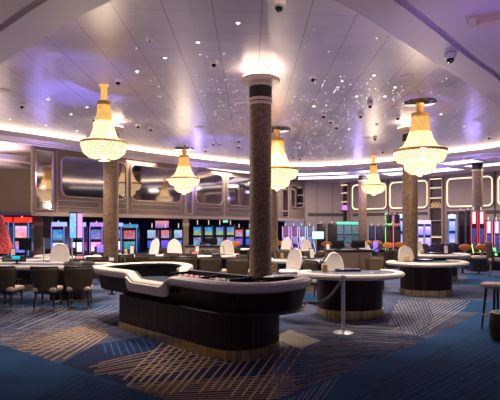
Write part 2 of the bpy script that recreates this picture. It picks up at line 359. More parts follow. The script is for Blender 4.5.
# right hand field: fine stripes fanning from the tables, pale hatch between them
L3 = [(300, 392), (395, 353), (428, 339), (385, 318), (330, 316), (275, 332), (272, 350)]
stripes(L3, ((272, 326), (440, 338)), ((290, 392), (360, 372)), 26, 0.03, NAVY, 0.25, 0.1, 21)
stripes(L3, ((272, 328), (440, 342)), ((300, 388), (370, 366)), 13, 0.018, GREY, 0.3, 0.2, 22)
stripes(L3, ((272, 320), (440, 330)), ((285, 400), (420, 345)), 12, 0.045, BLUE, 0.4, 0.35, 41)
stripes([(300, 326), (385, 316), (428, 339), (395, 353)], ((300, 322), (430, 330)), ((330, 345), (420, 350)), 12, 0.02, SILVER, 0.4, 0.4, 42)
stripes([(270, 350), (282, 322), (318, 330), (318, 395), (280, 395)], ((258, 388), (274, 326)), ((316, 396), (312, 330)), 12, 0.016, BBLUE, 0.1, 0.3, 23)
patch([(272, 338), (290, 330), (321, 341), (300, 349)], STONE)
L4 = [(385, 330), (398, 300), (440, 296), (472, 302), (428, 338)]
stripes(L4, ((380, 316), (410, 292)), ((405, 345), (480, 298)), 20, 0.022, SILVER, 0.1, 0.1, 24)
stripes([(380, 322), (396, 298), (440, 300), (425, 338)], ((382, 300), (408, 348)), ((425, 296), (440, 334)), 14, 0.02, NAVY, 0.1, 0.1, 25)
stripes([(428, 339), (484, 311), (440, 306), (410, 318)], ((395, 322), (500, 312)), ((410, 340), (470, 322)), 9, 0.025, TAN, 0.2, 0.2, 26)
stripes([(380, 312), (470, 300), (500, 284), (420, 290)], ((380, 306), (520, 290)), ((380, 314), (520, 302)), 7, 0.03, GREY, 0.3, 0.3, 27)
stripes([(-60, 306), (-60, 325), (30, 338), (130, 316), (130, 306)], ((-80, 306), (160, 318)), ((-80, 318), (60, 336)), 22, 0.03, NAVY, 0.4, 0.4, 43)
stripes([(-60, 306), (-60, 325), (30, 345), (130, 320), (130, 306)], ((-80, 325), (-20, 300)), ((60, 345), (150, 304)), 34, 0.018, SILVER, 0.4, 0.4, 44)
# plain blue walkway carpet in the foreground
edge = [(-16, 17.7), (-8, 11.1), fp(0, 345), fp(60, 364), fp(165, 400), (-0.3, 5.02), fp(277, 400), fp(352, 370), fp(400, 351), fp(428, 339), fp(484, 311), (7.2, 13.6), (12, 18.5)]
patch([(-38, -9)] + [(38, -9)] + [(38, 18.5)] + edge[::-1] + [(-38, 17.7)], BLUE, True)
stripes([(-60, 345), (-10, 345), (60, 367), (150, 398), (-60, 470)], ((-80, 470), (120, 352)), ((-10, 480), (220, 400)), 30, 0.02, NAVY, 0.3, 0.25, 31)
stripes([(280, 404), (340, 376), (316, 410)], ((276, 410), (300, 380)), ((320, 410), (346, 372)), 10, 0.015, GREY, 0.2, 0.2, 32)
stripes([(300, 404), (352, 374), (430, 342), (480, 318), (520, 330), (520, 420)], ((300, 420), (520, 312)), ((360, 500), (600, 360)), 22, 0.02, NAVY, 0.3, 0.3, 33)
struct(fl.build('floor', CARP, smooth=False))

# ---------------------------------------------------------------- ceiling: starry oval, stepped rim, outer ceiling
def catmull(P, k=5):
    out = []; n = len(P)
    for i in range(n):
        p0, p1, p2, p3 = [Vector(P[(i + j - 1) % n]) for j in range(4)]
        for s in range(k):
            t = s / k; out.append(0.5 * ((2 * p1) + (-p0 + p2) * t + (2 * p0 - 5 * p1 + 4 * p2 - p3) * t * t + (-p0 + 3 * p1 - 3 * p2 + p3) * t ** 3))
    return [(v.x, v.y) for v in out]
RING0 = [(-0.35, 5.35), (1.16, 6.47), (2.05, 7.41), (3.28, 8.83), (4.6, 10.3), (6.25, 12.4), (8.1, 15.0), (9.3, 17.3), (9.2, 19.0), (7.9, 20.6), (6.5, 22.7), (4.35, 24.3),
         (2.0, 24.9), (0, 23.9), (-2.3, 22.0), (-4.7, 19.5), (-6.0, 17.6), (-7.1, 16.2), (-8.1, 15.0), (-8.4, 13.6), (-7.6, 11.9), (-5.9, 10.2), (-4.4, 8.83), (-3.06, 7.53), (-1.88, 6.47)]
ring = catmull(RING0, 5)            # counter-clockwise seen from above
def offs(poly, o):
    n = len(poly); out = []
    for i in range(n):
        a, b = poly[(i - 2) % n], poly[(i + 2) % n]; tx, ty = b[0] - a[0], b[1] - a[1]; L = math.hypot(tx, ty)
        out.append((poly[i][0] + ty / L * o, poly[i][1] - tx / L * o))
    return out
def oscale(y): return 1.0 - 0.58 * max(0, min(1, (y - 10) / 5.0))
def offv(o):
    P = offs(ring, 1.0); return [(ring[i][0] + (P[i][0] - ring[i][0]) * o * oscale(ring[i][1]), ring[i][1] + (P[i][1] - ring[i][1]) * o * oscale(ring[i][1])) for i in range(len(ring))]
def band(pairs, name, m, kind=True):
    """stack of (offset, z) rings joined into one surface"""
    b = MB(); rings = [[(x, y, z) for x, y in (offv(o) if o > 0.57 or z < 4.72 else offs(ring, o))] for o, z in pairs]; n = len(ring)
    for rr in rings: b.v += rr
    for j in range(len(rings) - 1):
        for i in range(n):
            b.f.append((j * n + i, j * n + (i + 1) % n, (j + 1) * n + (i + 1) % n, (j + 1) * n + i)); b.m.append(0)
    o = b.build(name, m, smooth=True, angle=30)
    return struct(o)
cb = MB(); c0 = offs(ring, 0.55)
cb.add([(x, y, CEIL) for x, y in c0] + [(x, y, CEIL + 0.1) for x, y in c0], [tuple(range(len(c0)))[::-1], tuple(range(len(c0), 2 * len(c0)))])
struct(cb.build('ceiling', M['panel'], smooth=False))
band([(0.55, CEIL + 0.05), (0.55, 4.80), (0.08, 4.80), (0.06, 4.86), (0.0, 4.86), (0.0, 4.70), (0.58, 4.65), (0.58, 4.71), (0.70, 4.71), (0.70, 4.64), (1.15, 4.64), (1.15, 4.60), (1.6, 4.60), (1.6, 4.64), (1.75, 4.64)], 'trim_1', M['soffit'])
band([(0.545, 4.98), (0.545, 4.82)], 'trim_2', M['warm'])
ob = MB(); inner = offv(1.7); n = len(inner)
outer = []
for x, y in inner:
    a = math.atan2(y - 15, x - 0.5); outer.append((0.5 + 30 * math.cos(a), 15 + 30 * math.sin(a)))
ob.v = [(x, y, 4.645) for x, y in inner] + [(x, y, 4.645) for x, y in outer] + [(x, y, 4.82) for x, y in outer] + [(x, y, 4.82) for x, y in inner]
for i in range(n):
    j = (i + 1) % n
    ob.f += [(i, j, n + j, n + i), (2 * n + i, 2 * n + j, 3 * n + j, 3 * n + i)]; ob.m += [0, 0]
struct(ob.build('ceiling_outer', M['soffit'], smooth=False))

X, D = cp(492, 14, 4.64); bb = MB(); bb.box((X, D, 4.60), (0.55, 0.34, 0.08), rz=R(-28)); bb.box((X + 0.06, D - 0.10, 4.52), (0.50, 0.22, 0.08), rz=R(-28)); struct(bb.build('trim_0', M['colband'], smooth=False))
# light trays recessed round the rim
def ring_idx_at(px):        # far side of the ring seen at picture column px
    best = None
    for i, (x, y) in enumerate(ring):
        if y > 14.5:
            d = abs(250 + x * F / y - px)
            if best is None or d < best[0]: best = (d, i)
    return best[1]
def tray(i0, i1, o0, o1, label):
    # walks the ring backwards (right to left indices grow) between two indices
    if i0 > i1: i0, i1 = i1, i0
    idx = list(range(i0, i1 + 1)); A = offs(ring, o0); B = offs(ring, o1)
    if len(idx) < 2: return
    cx = sum(A[i][0] for i in idx) / len(idx); cy = sum(A[i][1] for i in idx) / len(idx)
    t = empty('light_tray', (cx, cy, 4.60), 0, label, 'ceiling light', 'light trays around the starry ceiling')
    fr = MB(); po = [(A[i][0] - cx, A[i][1] - cy) for i in idx] + [(B[i][0] - cx, B[i][1] - cy) for i in idx[::-1]]
    fr.sweep([(x, y, 0.06) for x, y in po], [(0, -0.045), (0.05, -0.045), (0.05, -0.02), (0, -0.02)])
    fr.build('frame', M['soffit'], t, smooth=False)
    df = MB(); df.add([(x, y, 0.03) for x, y in po] , [tuple(range(len(po)))]); df.build('diffuser', M['tray'], t, smooth=False)
for a, b, o0, o1, lb in [(-60, 30, 0.85, 2.0, 'bright light tray in the soffit above the brown alcove, farthest left'),
                         (66, 204, 0.85, 1.5, 'long light tray above the arched mirror windows'),
                         (216, 280, 0.85, 1.7, 'light tray partly behind the big central column'),
                         (286, 340, 0.9, 2.0, 'light tray above the plain taupe corner wall'),
                         (354, 398, 0.9, 1.9, 'light tray behind the small rod-hung chandelier'),
                         (424, 458, 0.9, 2.0, 'light tray right of the nearest right-hand chandelier'),
                         (480, 530, 0.9, 2.2, 'light tray at the right edge past the far right column'),
                         (304, 352, 2.7, 4.2, 'outer light tray above the corner where the taupe wall begins'),
                         (366, 410, 2.6, 4.0, 'outer light tray above the glowing framed panels'),
                         (420, 470, 2.7, 3.8, 'outer light tray just left of the far right column top')]:
    tray(ring_idx_at(a), ring_idx_at(b), o0, o1, lb)

# ---------------------------------------------------------------- walls
def wall_seg(name, p, q, z0, z1, m, th=0.12):
    dx, dy = q[0] - p[0], q[1] - p[1]; L = math.hypot(dx, dy); nx, ny = -dy / L * th, dx / L * th
    b = MB(); b.prism([(p[0], p[1]), (q[0], q[1]), (q[0] + nx, q[1] + ny), (p[0] + nx, p[1] + ny)], z0, z1)
    return struct(b.build(name, m, smooth=False))
LW0 = Vector((-6.8, 18.0)); LWd = Vector((0.631, 0.775)).normalized()
RW0 = Vector((9.9, 27.5)); RWd = Vector((0.737, -0.676)).normalized()
def on_left(px):            # wall distance t at picture column px
    k = (px - 250) / F; return (k * LW0.y - LW0.x) / (LWd.x - k * LWd.y)
def on_right(px):
    k = (px - 250) / F; return (k * RW0.y - RW0.x) / (RWd.x - k * RWd.y)
tl0, tl1 = on_left(32.5), on_left(305); tr0, tr1 = on_right(345), 13.0
L = lambda t, o=0.0: (LW0.x + LWd.x * t + LWd.y * o, LW0.y + LWd.y * t - LWd.x * o)     # o = towards the room
Rr = lambda t, o=0.0: (RW0.x + RWd.x * t + RWd.y * o, RW0.y + RWd.y * t - RWd.x * o)
wall_seg('wall_left', L(tl0), L(tl1), 2.25, 4.72, M['warmwall'])
wall_seg('wall_left_recess', L(tl0, -3.6), L(tl1 + 3, -3.6), 0, 2.25, M['navywall'])
sb = MB(); sb.prism([L(tl0, -0.12), L(tl1, -0.12), L(tl1 + 2, -3.6), L(tl0 - 2, -3.6)], 2.25, 2.35); struct(sb.build('trim_3', M['navywall'], smooth=False))
wall_seg('wall_back', L(tl1), Rr(tr0), 0, 4.72, M['lilacwall'])
wall_seg('wall_right', Rr(tr0), Rr(tr1), 0, 4.72, M['lilacwall'])
# brown alcove at far left
ax, ay = L(tl0)
wall_seg('wall_alcove', (ax - 6, 18.9), (ax, 18.9), 0, 4.72, M['brownwall'])
wall_seg('wall_alcove_return', (ax, 18.9), (ax, ay), 2.25, 4.72, M['brownwall'], 0.1)
sb = MB(); sb.prism([(ax - 6, 14.6), (ax - 1.7, 15.4), (ax - 0.35, ay + 0.3), (ax - 0.35, 18.9), (ax - 6, 18.9)], 4.12, 4.30)
sb.prism([(ax - 6, 15.1), (ax - 2.0, 15.9), (ax - 0.7, ay + 0.6), (ax - 0.7, 18.9), (ax - 6, 18.9)], 4.02, 4.12); struct(sb.build('trim_4', M['soffit'], smooth=False))
# wall strips along the wall_left: lower band, vents, vertical joints
def strip(t0, t1, z0, z1, o, m, name, fn=L, sm=False):
    b = MB(); b.prism([fn(t0, -0.01), fn(t1, -0.01), fn(t1, o), fn(t0, o)], z0, z1); return struct(b.build(name, m, smooth=False))
strip(tl0, tl1, 2.22, 2.36, 0.06, M['frame'], 'trim_5')
strip(tl0, tl1, 4.58, 4.72, 0.08, M['brownwall'], 'trim_6')
tn = 7
for px in (57, 127.5, 184, 193, 224.5, 270, 288):
    t = on_left(px); strip(t - 0.02, t + 0.02, 2.36, 4.58, 0.012, M['frame'], 'trim_%d' % tn); tn += 1
def rrect(w, h, r, n=6):
    out = []
    for cx, cy, a0 in ((w / 2 - r, h / 2 - r, 0), (-w / 2 + r, h / 2 - r, 90), (-w / 2 + r, -h / 2 + r, 180), (w / 2 - r, -h / 2 + r, 270)):
        for k in range(n + 1):
            a = R(a0 + 90 * k / n); out.append((cx + r * math.cos(a), cy + r * math.sin(a)))
    return out
def wall_frame(fn, t0, t1, z0, z1, r, o, wd, th):
    """closed moulding of width wd standing th proud of a wall; returns MB and inner outline"""
    w_, h_ = abs(t1 - t0), z1 - z0; tc, zc = (t0 + t1) / 2, (z0 + z1) / 2
    O = rrect(w_, h_, r); I = rrect(w_ - 2 * wd, h_ - 2 * wd, max(0.01, r - wd)); n = len(O); b = MB()
    def P(a, h, off): x, y = fn(tc + a, off); return (x, y, zc + h)
    vs = [P(a, h, o) for a, h in O] + [P(a, h, o + th) for a, h in O] + [P(a, h, o + th) for a, h in I] + [P(a, h, o) for a, h in I]
    fs = []
    for k in range(4):
        for i in range(n):
            j = (i + 1) % n; k2 = (k + 1) % 4; fs.append((k * n + i, k * n + j, k2 * n + j, k2 * n + i))
    b.add(vs, fs); face = MB(); face.add([P(a, h, o + 0.02) for a, h in I], [tuple(range(n))]); return b, face
wn = 1
for px0, px1, z0, z1, r in [(34.5, 53, 2.42, 4.52, 0.02), (60.5, 126, 2.92, 4.42, 0.28), (130, 181, 2.92, 4.42, 0.28), (195.5, 222.5, 2.92, 4.42, 0.28),
                            (227, 262, 2.92, 4.42, 0.28), (290, 303.5, 2.98, 4.30, 0.25), (184.8, 192, 2.42, 3.75, 0.02), (281.5, 288, 2.42, 4.35, 0.02)]:
    t0, t1 = on_left(px0), on_left(px1)
    fr, fc = wall_frame(L, t0, t1, z0, z1, r, 0.0, 0.038, 0.06)
    wo = struct(fr.build('window_%d' % wn, M['frame'], angle=50)); g = fc.build('pane', M['mirror'], wo, smooth=False)
    wn += 1
# louvred vents under the windows
for px0, px1 in [(57.5, 99), (103, 126), (131, 180), (195.5, 222), (227, 262)]:
    t0, t1 = on_left(px0), on_left(px1)
    fr, fc = wall_frame(L, t0, t1, 2.56, 2.80, 0.01, 0.0, 0.022, 0.03)
    sl = MB()
    for k in range(5):
        z = 2.60 + k * 0.04; a, b_ = L(t0 + 0.04, 0.004), L(t1 - 0.04, 0.004); c, d_ = L(t1 - 0.04, 0.022), L(t0 + 0.04, 0.022)
        sl.prism([a, b_, c, d_], z, z + 0.018)
    x, y = L((t0 + t1) / 2); 
    nm = 'trim_%d' % tn; tn += 1
    o = struct(fr.build(nm, M['frame'], smooth=False)); fc.build('backing', M['joint'], o, smooth=False); sl.build('louvre', M['warmwall'], o, smooth=False)
# corner wall joints and its vent
def B(t, o=0.0):
    p, q = Vector(L(tl1)), Vector(Rr(tr0)); d = (q - p).normalized(); return (p.x + d.x * t + d.y * o, p.y + d.y * t - d.x * o)
BL = (Vector(Rr(tr0)) - Vector(L(tl1))).length
for t in (BL * 0.30, BL * 0.68): strip(t - 0.012, t + 0.012, 0, 4.72, 0.006, M['joint'], 'trim_%d' % tn, B); tn += 1
strip(0.2, BL - 0.05, 2.52, 2.72, 0.02, M['joint'], 'trim_%d' % tn, B); tn += 1
# right wall: vertical joints, vents
for px in (351, 388.5, 428.8, 445.5, 495): 
    t = on_right(px); strip(t - 0.03, t + 0.03, 0, 4.72, 0.05, M['frame'] if px in (351, 428.8, 445.5) else M['joint'], 'trim_%d' % tn, Rr); tn += 1
for px0, px1 in ((353, 387), (391, 428), (447, 472), (484, 520)):
    strip(on_right(px0), on_right(px1), 2.52, 2.70, 0.015, M['joint'], 'trim_%d' % tn, Rr); tn += 1
for px in (454, 462, 470, 478, 486):
    t = on_right(px); strip(t - 0.008, t + 0.008, 0, 2.5, 0.006, M['joint'], 'trim_%d' % tn, Rr); tn += 1
for px0, px1, lb in [(352.5, 387, 'backlit padded wall panel crossed by the thin back column'), (390, 428, 'backlit padded wall panel left of the tall dark niche'),
                 (447, 493, 'widest backlit padded wall panel, right of the tall dark niche'), (498, 540, 'backlit padded wall panel cut by the right picture edge')]:
    t0, t1 = on_right(px0), on_right(px1)
    c = Rr((t0 + t1) / 2); t = empty('backlit_wall_panel', (c[0], c[1], 2.95), 0, lb, 'wall panel', 'backlit wall panels')
    fn = lambda a, o, c=c: (Rr(a, o)[0] - c[0], Rr(a, o)[1] - c[1])
    fr, fc = wall_frame(fn, t0, t1, -0.03, 1.50, 0.25, 0.0, 0.055, 0.05); fr.build('light_strip', M['warm_lo'], t, smooth=False)
    fr, _ = wall_frame(fn, t0 - 0.05, t1 + 0.05, -0.08, 1.55, 0.29, 0.0, 0.045, 0.10); fr.build('frame', M['frame'], t)
    w_, h_ = abs(t1 - t0) - 0.16, 1.37; O = rrect(w_, h_, 0.2); b = MB(); tc = (t0 + t1) / 2
    n = len(O); b.add([(*fn(tc + a, 0.0), 0.735 + h) for a, h in O] + [(*fn(tc + a, 0.09), 0.735 + h) for a, h in O],
                      [tuple(range(n)), tuple(range(n, 2 * n))] + [(i, (i + 1) % n, n + (i + 1) % n, n + i) for i in range(n)])
    b.build('panel', M['fabricpanel'], t, smooth=False)
# tall display niches with shelves
def niche(px0, px1, lb, cols):
    t0, t1 = on_right(px0), on_right(px1); c = Rr((t0 + t1) / 2)
    w_ = abs(t1 - t0); ang = math.atan2(RWd.y, RWd.x)
    t = empty('display_niche', (c[0], c[1], 0), ang, lb, 'display niche')      # local x along wall, -y to the room
    b = MB(); b.box((0, -0.06, 2.3), (w_, 0.10, 4.5)); b.build('back_panel', M['darkwood'], t, smooth=False)
    for z in (1.35, 2.2, 2.9, 3.45, 4.0): s = MB(); s.box((0, -0.18, z), (w_ - 0.04, 0.20, 0.05)); s.build('shelf', M['frame'], t, smooth=False)
    for z in (1.30, 3.42, 3.97, 4.46): s = MB(); s.box((0, -0.20, z), (w_ - 0.10, 0.10, 0.03)); s.build('light_strip', M['warm_lo'], t, smooth=False)
    for sx in (-1, 1): s = MB(); s.box((sx * w_ / 2, -0.17, 2.25), (0.05, 0.24, 4.5)); s.build('side_frame', M['frame'], t, smooth=False)
    s = MB()
    for k in range(7): s.box((-w_ / 2 + 0.12 + (w_ - 0.24) * k / 6, -0.17, 3.02 + 0.05 * (k % 2)), (0.05, 0.08, 0.20 + 0.08 * (k % 2)))
    s.build('ornament', cols, t)
    return t
niche(431, 444, 'tall dark display niche with lit shelves between two backlit panels', M['brass'])
niche(342.5, 350, 'narrow dark display niche beside the plain taupe corner wall', emit('violet_glow', (0.6, 0.2, 1.0), 1.2))

# piers under the mirror wall
def pier(px, d, w_, lb):
    t = empty('square_pier', (at(px, d), d, 0), math.atan2(LWd.y, LWd.x) - 0.6, lb, 'pier')
    b = MB(); b.box((0, 0, 1.1), (w_, w_, 2.2)); b.build('shaft', M['brownwall'], t, smooth=False)
    b = MB(); b.box((0, 0, 1.95), (w_ + 0.05, w_ + 0.05, 0.14)); b.build('collar', M['frame'], t, smooth=False)
pier(37, 18.3, 0.34, 'brown square pier between the red and the blue slot machines')
pier(185.5, 22.6, 0.24, 'slim brown square pier at the left end of the four blue slot machines')

# ---------------------------------------------------------------- columns
def column(x, d, top, halo, lb, r=0.22, dark=True):
    t = empty('round_column', (x, d, 0), 0, lb, 'column', None)
    b = MB(); b.lathe([(r, 0.0), (r, top - 0.745)], 40); b.build('shaft', M['colshaft'], t)
    b = MB(); b.lathe([(r + 0.02, 0), (r + 0.02, 0.12), (r, 0.13), (r, 0.001)], 40); b.build('base_ring', M['brass'], t)
    if not halo:
        b = MB(); b.lathe([(r + 0.012, top - 0.36), (r + 0.022, top - 0.35), (r + 0.022, top - 0.31), (r + 0.012, top - 0.30)], 40); b.build('collar_band', M['colband'], t)
        b = MB(); b.lathe([(r + 0.008, top - 0.30), (r + 0.008, top)], 40); b.build('collar', M['black'], t)
        b = MB(); b.lathe([(r, top - 0.75), (r, top - 0.36)], 40); b.build('shaft', M['colshaft'], t)
        return t
    b = MB()
    for z0, z1 in ((0.755, 0.70), (0.68, 0.62), (0.39, 0.325)): b.lathe([(r + 0.012, top - z0), (r + 0.022, top - z0 + 0.01), (r + 0.022, top - z1 - 0.01), (r + 0.012, top - z1)], 40)
    b.build('collar_band', M['colband'], t)
    b = MB(); b.lathe([(r + 0.008, top - 0.705), (r + 0.008, top - 0.32)], 40); b.build('collar', M['black'], t)
    b = MB(); b.lathe([(r, top - 0.32), (r, top - 0.0)], 32)
    b.build('neck', M['soffit'], t)
    if halo:
        b = MB(); b.lathe([(r + 0.005, top - 0.30), (0.37, top - 0.30), (0.385, top - 0.285), (0.385, top - 0.225), (0.37, top - 0.21), (r + 0.005, top - 0.21)], 48); b.build('capital_disc', M['colband'], t)
        b = MB(); b.lathe([(r + 0.008, top - 0.195), (0.35, top - 0.195), (0.35, top - 0.18), (r + 0.008, top - 0.18)], 40); b.build('light_ring', M['halo'], t)
column(0.21, 10.0, 5.0, True, 'big speckled bronze column in the centre, behind the craps table')
column(at(111, 14.9), 14.9, 5.0, True, 'speckled bronze column behind the left rod-hung chandelier')
column(at(410, 15.0), 15.0, 5.0, True, 'speckled bronze column under the nearest right-hand chandelier')
column(at(272.5, 20.5), 20.5, 5.0, False, 'column mostly hidden behind the big central column')
column(at(477.5, 22.0), 22.0, 4.66, False, 'far right column with dark collar in front of a backlit panel')
column(at(362.5, 27.0), 27.0, 4.66, False, 'thin-looking column at the back beside the small rod-hung chandelier')

# ---------------------------------------------------------------- chandeliers
def crystal(name, top, bot, s, freq):
    m = mat(name, (0.20, 0.10, 0.03), 0.2); nt = m.node_tree; b = nt.nodes['Principled BSDF']
    tc = nt.nodes.new('ShaderNodeTexCoord'); sp = nt.nodes.new('ShaderNodeSeparateXYZ'); nt.links.new(tc.outputs['Object'], sp.inputs[0])
    at2 = nt.nodes.new('ShaderNodeMath'); at2.operation = 'ARCTAN2'; nt.links.new(sp.outputs[1], at2.inputs[0]); nt.links.new(sp.outputs[0], at2.inputs[1])
    def sn(src, k):
        a = nt.nodes.new('ShaderNodeMath'); a.operation = 'MULTIPLY'; a.inputs[1].default_value = k; nt.links.new(src, a.inputs[0])
        c = nt.nodes.new('ShaderNodeMath'); c.operation = 'SINE'; nt.links.new(a.outputs[0], c.inputs[0]); return c.outputs[0]
    pr = nt.nodes.new('ShaderNodeMath'); pr.operation = 'MULTIPLY_ADD'; pr.inputs[2].default_value = 0.0
    nt.links.new(sn(at2.outputs[0], freq), pr.inputs[0]); nt.links.new(sn(sp.outputs[2], 62), pr.inputs[1])
    nz = nt.nodes.new('ShaderNodeTexNoise'); nz.inputs['Scale'].default_value = 14; nt.links.new(tc.outputs['Object'], nz.inputs['Vector'])
    ad = nt.nodes.new('ShaderNodeMath'); ad.operation = 'MULTIPLY_ADD'; ad.inputs[1].default_value = 0.45; nt.links.new(pr.outputs[0], ad.inputs[0]); nt.links.new(nz.outputs['Fac'], ad.inputs[2])
    rp = nt.nodes.new('ShaderNodeMapRange'); rp.inputs[1].default_value = 0.1; rp.inputs[2].default_value = 0.95; nt.links.new(ad.outputs[0], rp.inputs[0])
    cr = nt.nodes.new('ShaderNodeMix'); cr.data_type = 'RGBA'; cr.inputs[6].default_value = (*top, 1); cr.inputs[7].default_value = (*bot, 1); nt.links.new(rp.outputs[0], cr.inputs[0])
    nt.links.new(cr.outputs[2], b.inputs['Emission Color']); b.inputs['Emission Strength'].default_value = s * ES
    return m
M['cr_top'] = crystal('crystal_amber', (0.48, 0.20, 0.03), (1.0, 0.60, 0.17), 1.0, 30)
M['cr_mid'] = crystal('crystal_lit', (0.62, 0.28, 0.05), (1.0, 0.78, 0.40), 2.3, 30)
M['cr_bowl'] = crystal('crystal_bowl', (0.42, 0.20, 0.04), (1.0, 0.86, 0.52), 1.9, 36)
M['crgold'] = mat('gilt_rim', (0.70, 0.42, 0.14), 0.3, 0.9)
def chandelier_B(px, py, D, lb):        # two-tier bowls under a dark canopy disc
    x, d = cp(px, py); t = empty('crystal_chandelier', (x, d, CEIL), 0, lb, 'chandelier', 'crystal chandeliers')
    s = D
    b = MB(); b.lathe([(0.30 * s, 0), (0.31 * s, -0.02), (0.29 * s, -0.035), (0.05, -0.04)], 40); b.build('canopy', M['mirror'], t)
    b = MB(); b.lathe([(0.075 * s, -0.03), (0.065 * s, -0.20 * s)], 20); b.build('stem', M['crgold'], t)
    b = MB(); b.lathe([(0.075 * s, -0.20 * s), (0.165 * s, -0.22 * s), (0.17 * s, -0.27 * s), (0.165 * s, -0.29 * s)], 36); b.build('crown', M['crgold'], t)
    b = MB(); b.lathe([(0.155 * s, -0.28 * s), (0.175 * s, -0.45 * s), (0.205 * s, -0.58 * s)], 40); b.build('upper_strands', M['cr_top'], t)
    b = MB(); b.lathe([(0.205 * s, -0.58 * s), (0.25 * s, -0.72 * s), (0.32 * s, -0.84 * s), (0.46 * s, -0.92 * s)], 40); b.build('lower_strands', M['cr_mid'], t)
    b = MB(); b.lathe([(0.47 * s, -0.915 * s), (0.50 * s, -0.92 * s), (0.505 * s, -0.95 * s), (0.49 * s, -0.965 * s), (0.46 * s, -0.95 * s)], 48); b.build('rim', M['crgold'], t)
    b = MB(); b.lathe([(0.49 * s, -0.96 * s), (0.475 * s, -1.05 * s), (0.42 * s, -1.14 * s), (0.30 * s, -1.18 * s), (0.28 * s, -1.185 * s)], 48); b.build('bowl', M['cr_bowl'], t)
    b = MB(); b.lathe([(0.285 * s, -1.18 * s), (0.30 * s, -1.20 * s), (0.275 * s, -1.30 * s), (0.18 * s, -1.37 * s), (0.05 * s, -1.385 * s)], 40); b.build('lower_bowl', M['cr_bowl'], t)
    b = MB(); b.lathe([(0.06 * s, -1.37 * s), (0.075 * s, -1.39 * s), (0.03 * s, -1.42 * s), (0.001, -1.425 * s)], 20); b.build('finial', M['crgold'], t)
    lamp('chandelier_glow', 'POINT', (x, d, CEIL - 1.50 * s), 40, WARM, 0.05)
    return t
def chandelier_A(px, py, D, lb):        # narrower, on a long gold rod, stepped skirts over a single bowl
    x, d = cp(px, py); t = empty('crystal_chandelier', (x, d, CEIL), 0, lb, 'chandelier', 'crystal chandeliers')
    s = D
    b = MB(); b.lathe([(0.10 * s, 0), (0.10 * s, -0.03), (0.07 * s, -0.035), (0.072 * s, -0.38 * s)], 24); b.build('rod', M['cr_top'], t)
    b = MB(); b.lathe([(0.14 * s, -0.36 * s), (0.15 * s, -0.42 * s), (0.14 * s, -0.44 * s)], 30); b.build('crown', M['crgold'], t)
    b = MB(); b.lathe([(0.135 * s, -0.43 * s), (0.15 * s, -0.62 * s), (0.175 * s, -0.80 * s)], 40); b.build('upper_strands', M['cr_top'], t)
    b = MB(); b.lathe([(0.18 * s, -0.79 * s), (0.23 * s, -0.84 * s), (0.215 * s, -0.90 * s), (0.24 * s, -1.0 * s), (0.29 * s, -1.12 * s), (0.31 * s, -1.16 * s), (0.47 * s, -1.24 * s)], 40); b.build('lower_strands', M['cr_mid'], t)
    b = MB(); b.lathe([(0.46 * s, -1.235 * s), (0.50 * s, -1.24 * s), (0.50 * s, -1.28 * s), (0.47 * s, -1.29 * s)], 48); b.build('rim', M['crgold'], t)
    b = MB(); b.lathe([(0.49 * s, -1.28 * s), (0.48 * s, -1.38 * s), (0.43 * s, -1.49 * s), (0.32 * s, -1.58 * s), (0.14 * s, -1.62 * s)], 48); b.build('bowl', M['cr_bowl'], t)
    b = MB(); b.lathe([(0.15 * s, -1.61 * s), (0.14 * s, -1.645 * s), (0.05 * s, -1.66 * s), (0.001, -1.665 * s)], 20); b.build('finial', M['crgold'], t)
    lamp('chandelier_glow', 'POINT', (x, d, CEIL - 1.74 * s), 40, WARM, 0.05)
    return t
chandelier_A(104, 85, 1.03, 'large rod-hung crystal chandelier at the left, single bowl')
chandelier_A(373.5, 155.5, 1.05, 'small-looking rod-hung crystal chandelier at the back right')
chandelier_B(420, 102, 1.33, 'nearest right-hand crystal chandelier with two stacked bowls')
chandelier_B(184, 148.5, 1.29, 'far crystal chandelier with two bowls before the mirror windows')
chandelier_B(277, 129, 1.40, 'crystal chandelier half hidden behind the big central column')

# ---------------------------------------------------------------- ceiling fittings
def dome():
    t = empty('dome_camera', label='dome', cat='security camera')
    b = MB(); b.lathe([(0.075, 0), (0.08, -0.02), (0.072, -0.06), (0.055, -0.066)], 24); b.build('housing', M['domewhite'], t)
    b = MB(); b.lathe([(0.052, -0.06), (0.048, -0.09), (0.03, -0.115), (0.001, -0.122)], 20); b.build('lens_dome', M['domedark'], t)
    return t
DOMES = [(279, 1, 1.25, 'at the very top above the big column'), (214, 61, 1, 'left of the big column capital'), (313, 76, 1, 'right of the big column capital'),
         (118, 79.5, 1, 'just above right of the left chandelier rod'), (22, 104, 1, 'far left, over the light cove'), (94, 118, 1, 'touching the left side of the left chandelier'),
         (88, 135.5, 1, 'below the left chandelier crown, low by the cove'), (138, 124.5, 1, 'left one of the pair right of the left chandelier'), (150.5, 127.5, 1, 'right one of the pair right of the left chandelier'),
         (184.5, 143.5, 1, 'directly above the far chandelier canopy'), (213, 142.5, 1, 'left of the pair between far chandelier and big column'), (220, 142, 1, 'right of the pair between far chandelier and big column'),
         (205.5, 149.5, 1, 'right of the far chandelier canopy'), (238.5, 139.5, 1, 'upper one against the left side of the big column'), (238.5, 145.5, 1, 'lower one against the left side of the big column'),
         (323.5, 114, 1, 'highest of the cluster of three right of the big column'), (330.5, 120, 1, 'middle of the cluster of three right of the big column'), (336.5, 125.5, 1, 'lowest of the cluster of three right of the big column'),
         (370, 103.5, 1, 'highest, left of the right-hand chandelier'), (360.5, 114, 1, 'second down, left of the right-hand chandelier'), (398, 116, 1, 'beside the right-hand chandelier skirt'),
         (375, 137, 1, 'above the small back-right chandelier'), (383, 150.5, 1, 'right of the small back-right chandelier rod'), (293, 156, 1, 'left of the pair right of the half-hidden chandelier'),
         (300, 157.5, 1, 'right of the pair right of the half-hidden chandelier'), (489, 136, 1, 'far right over the cove')]
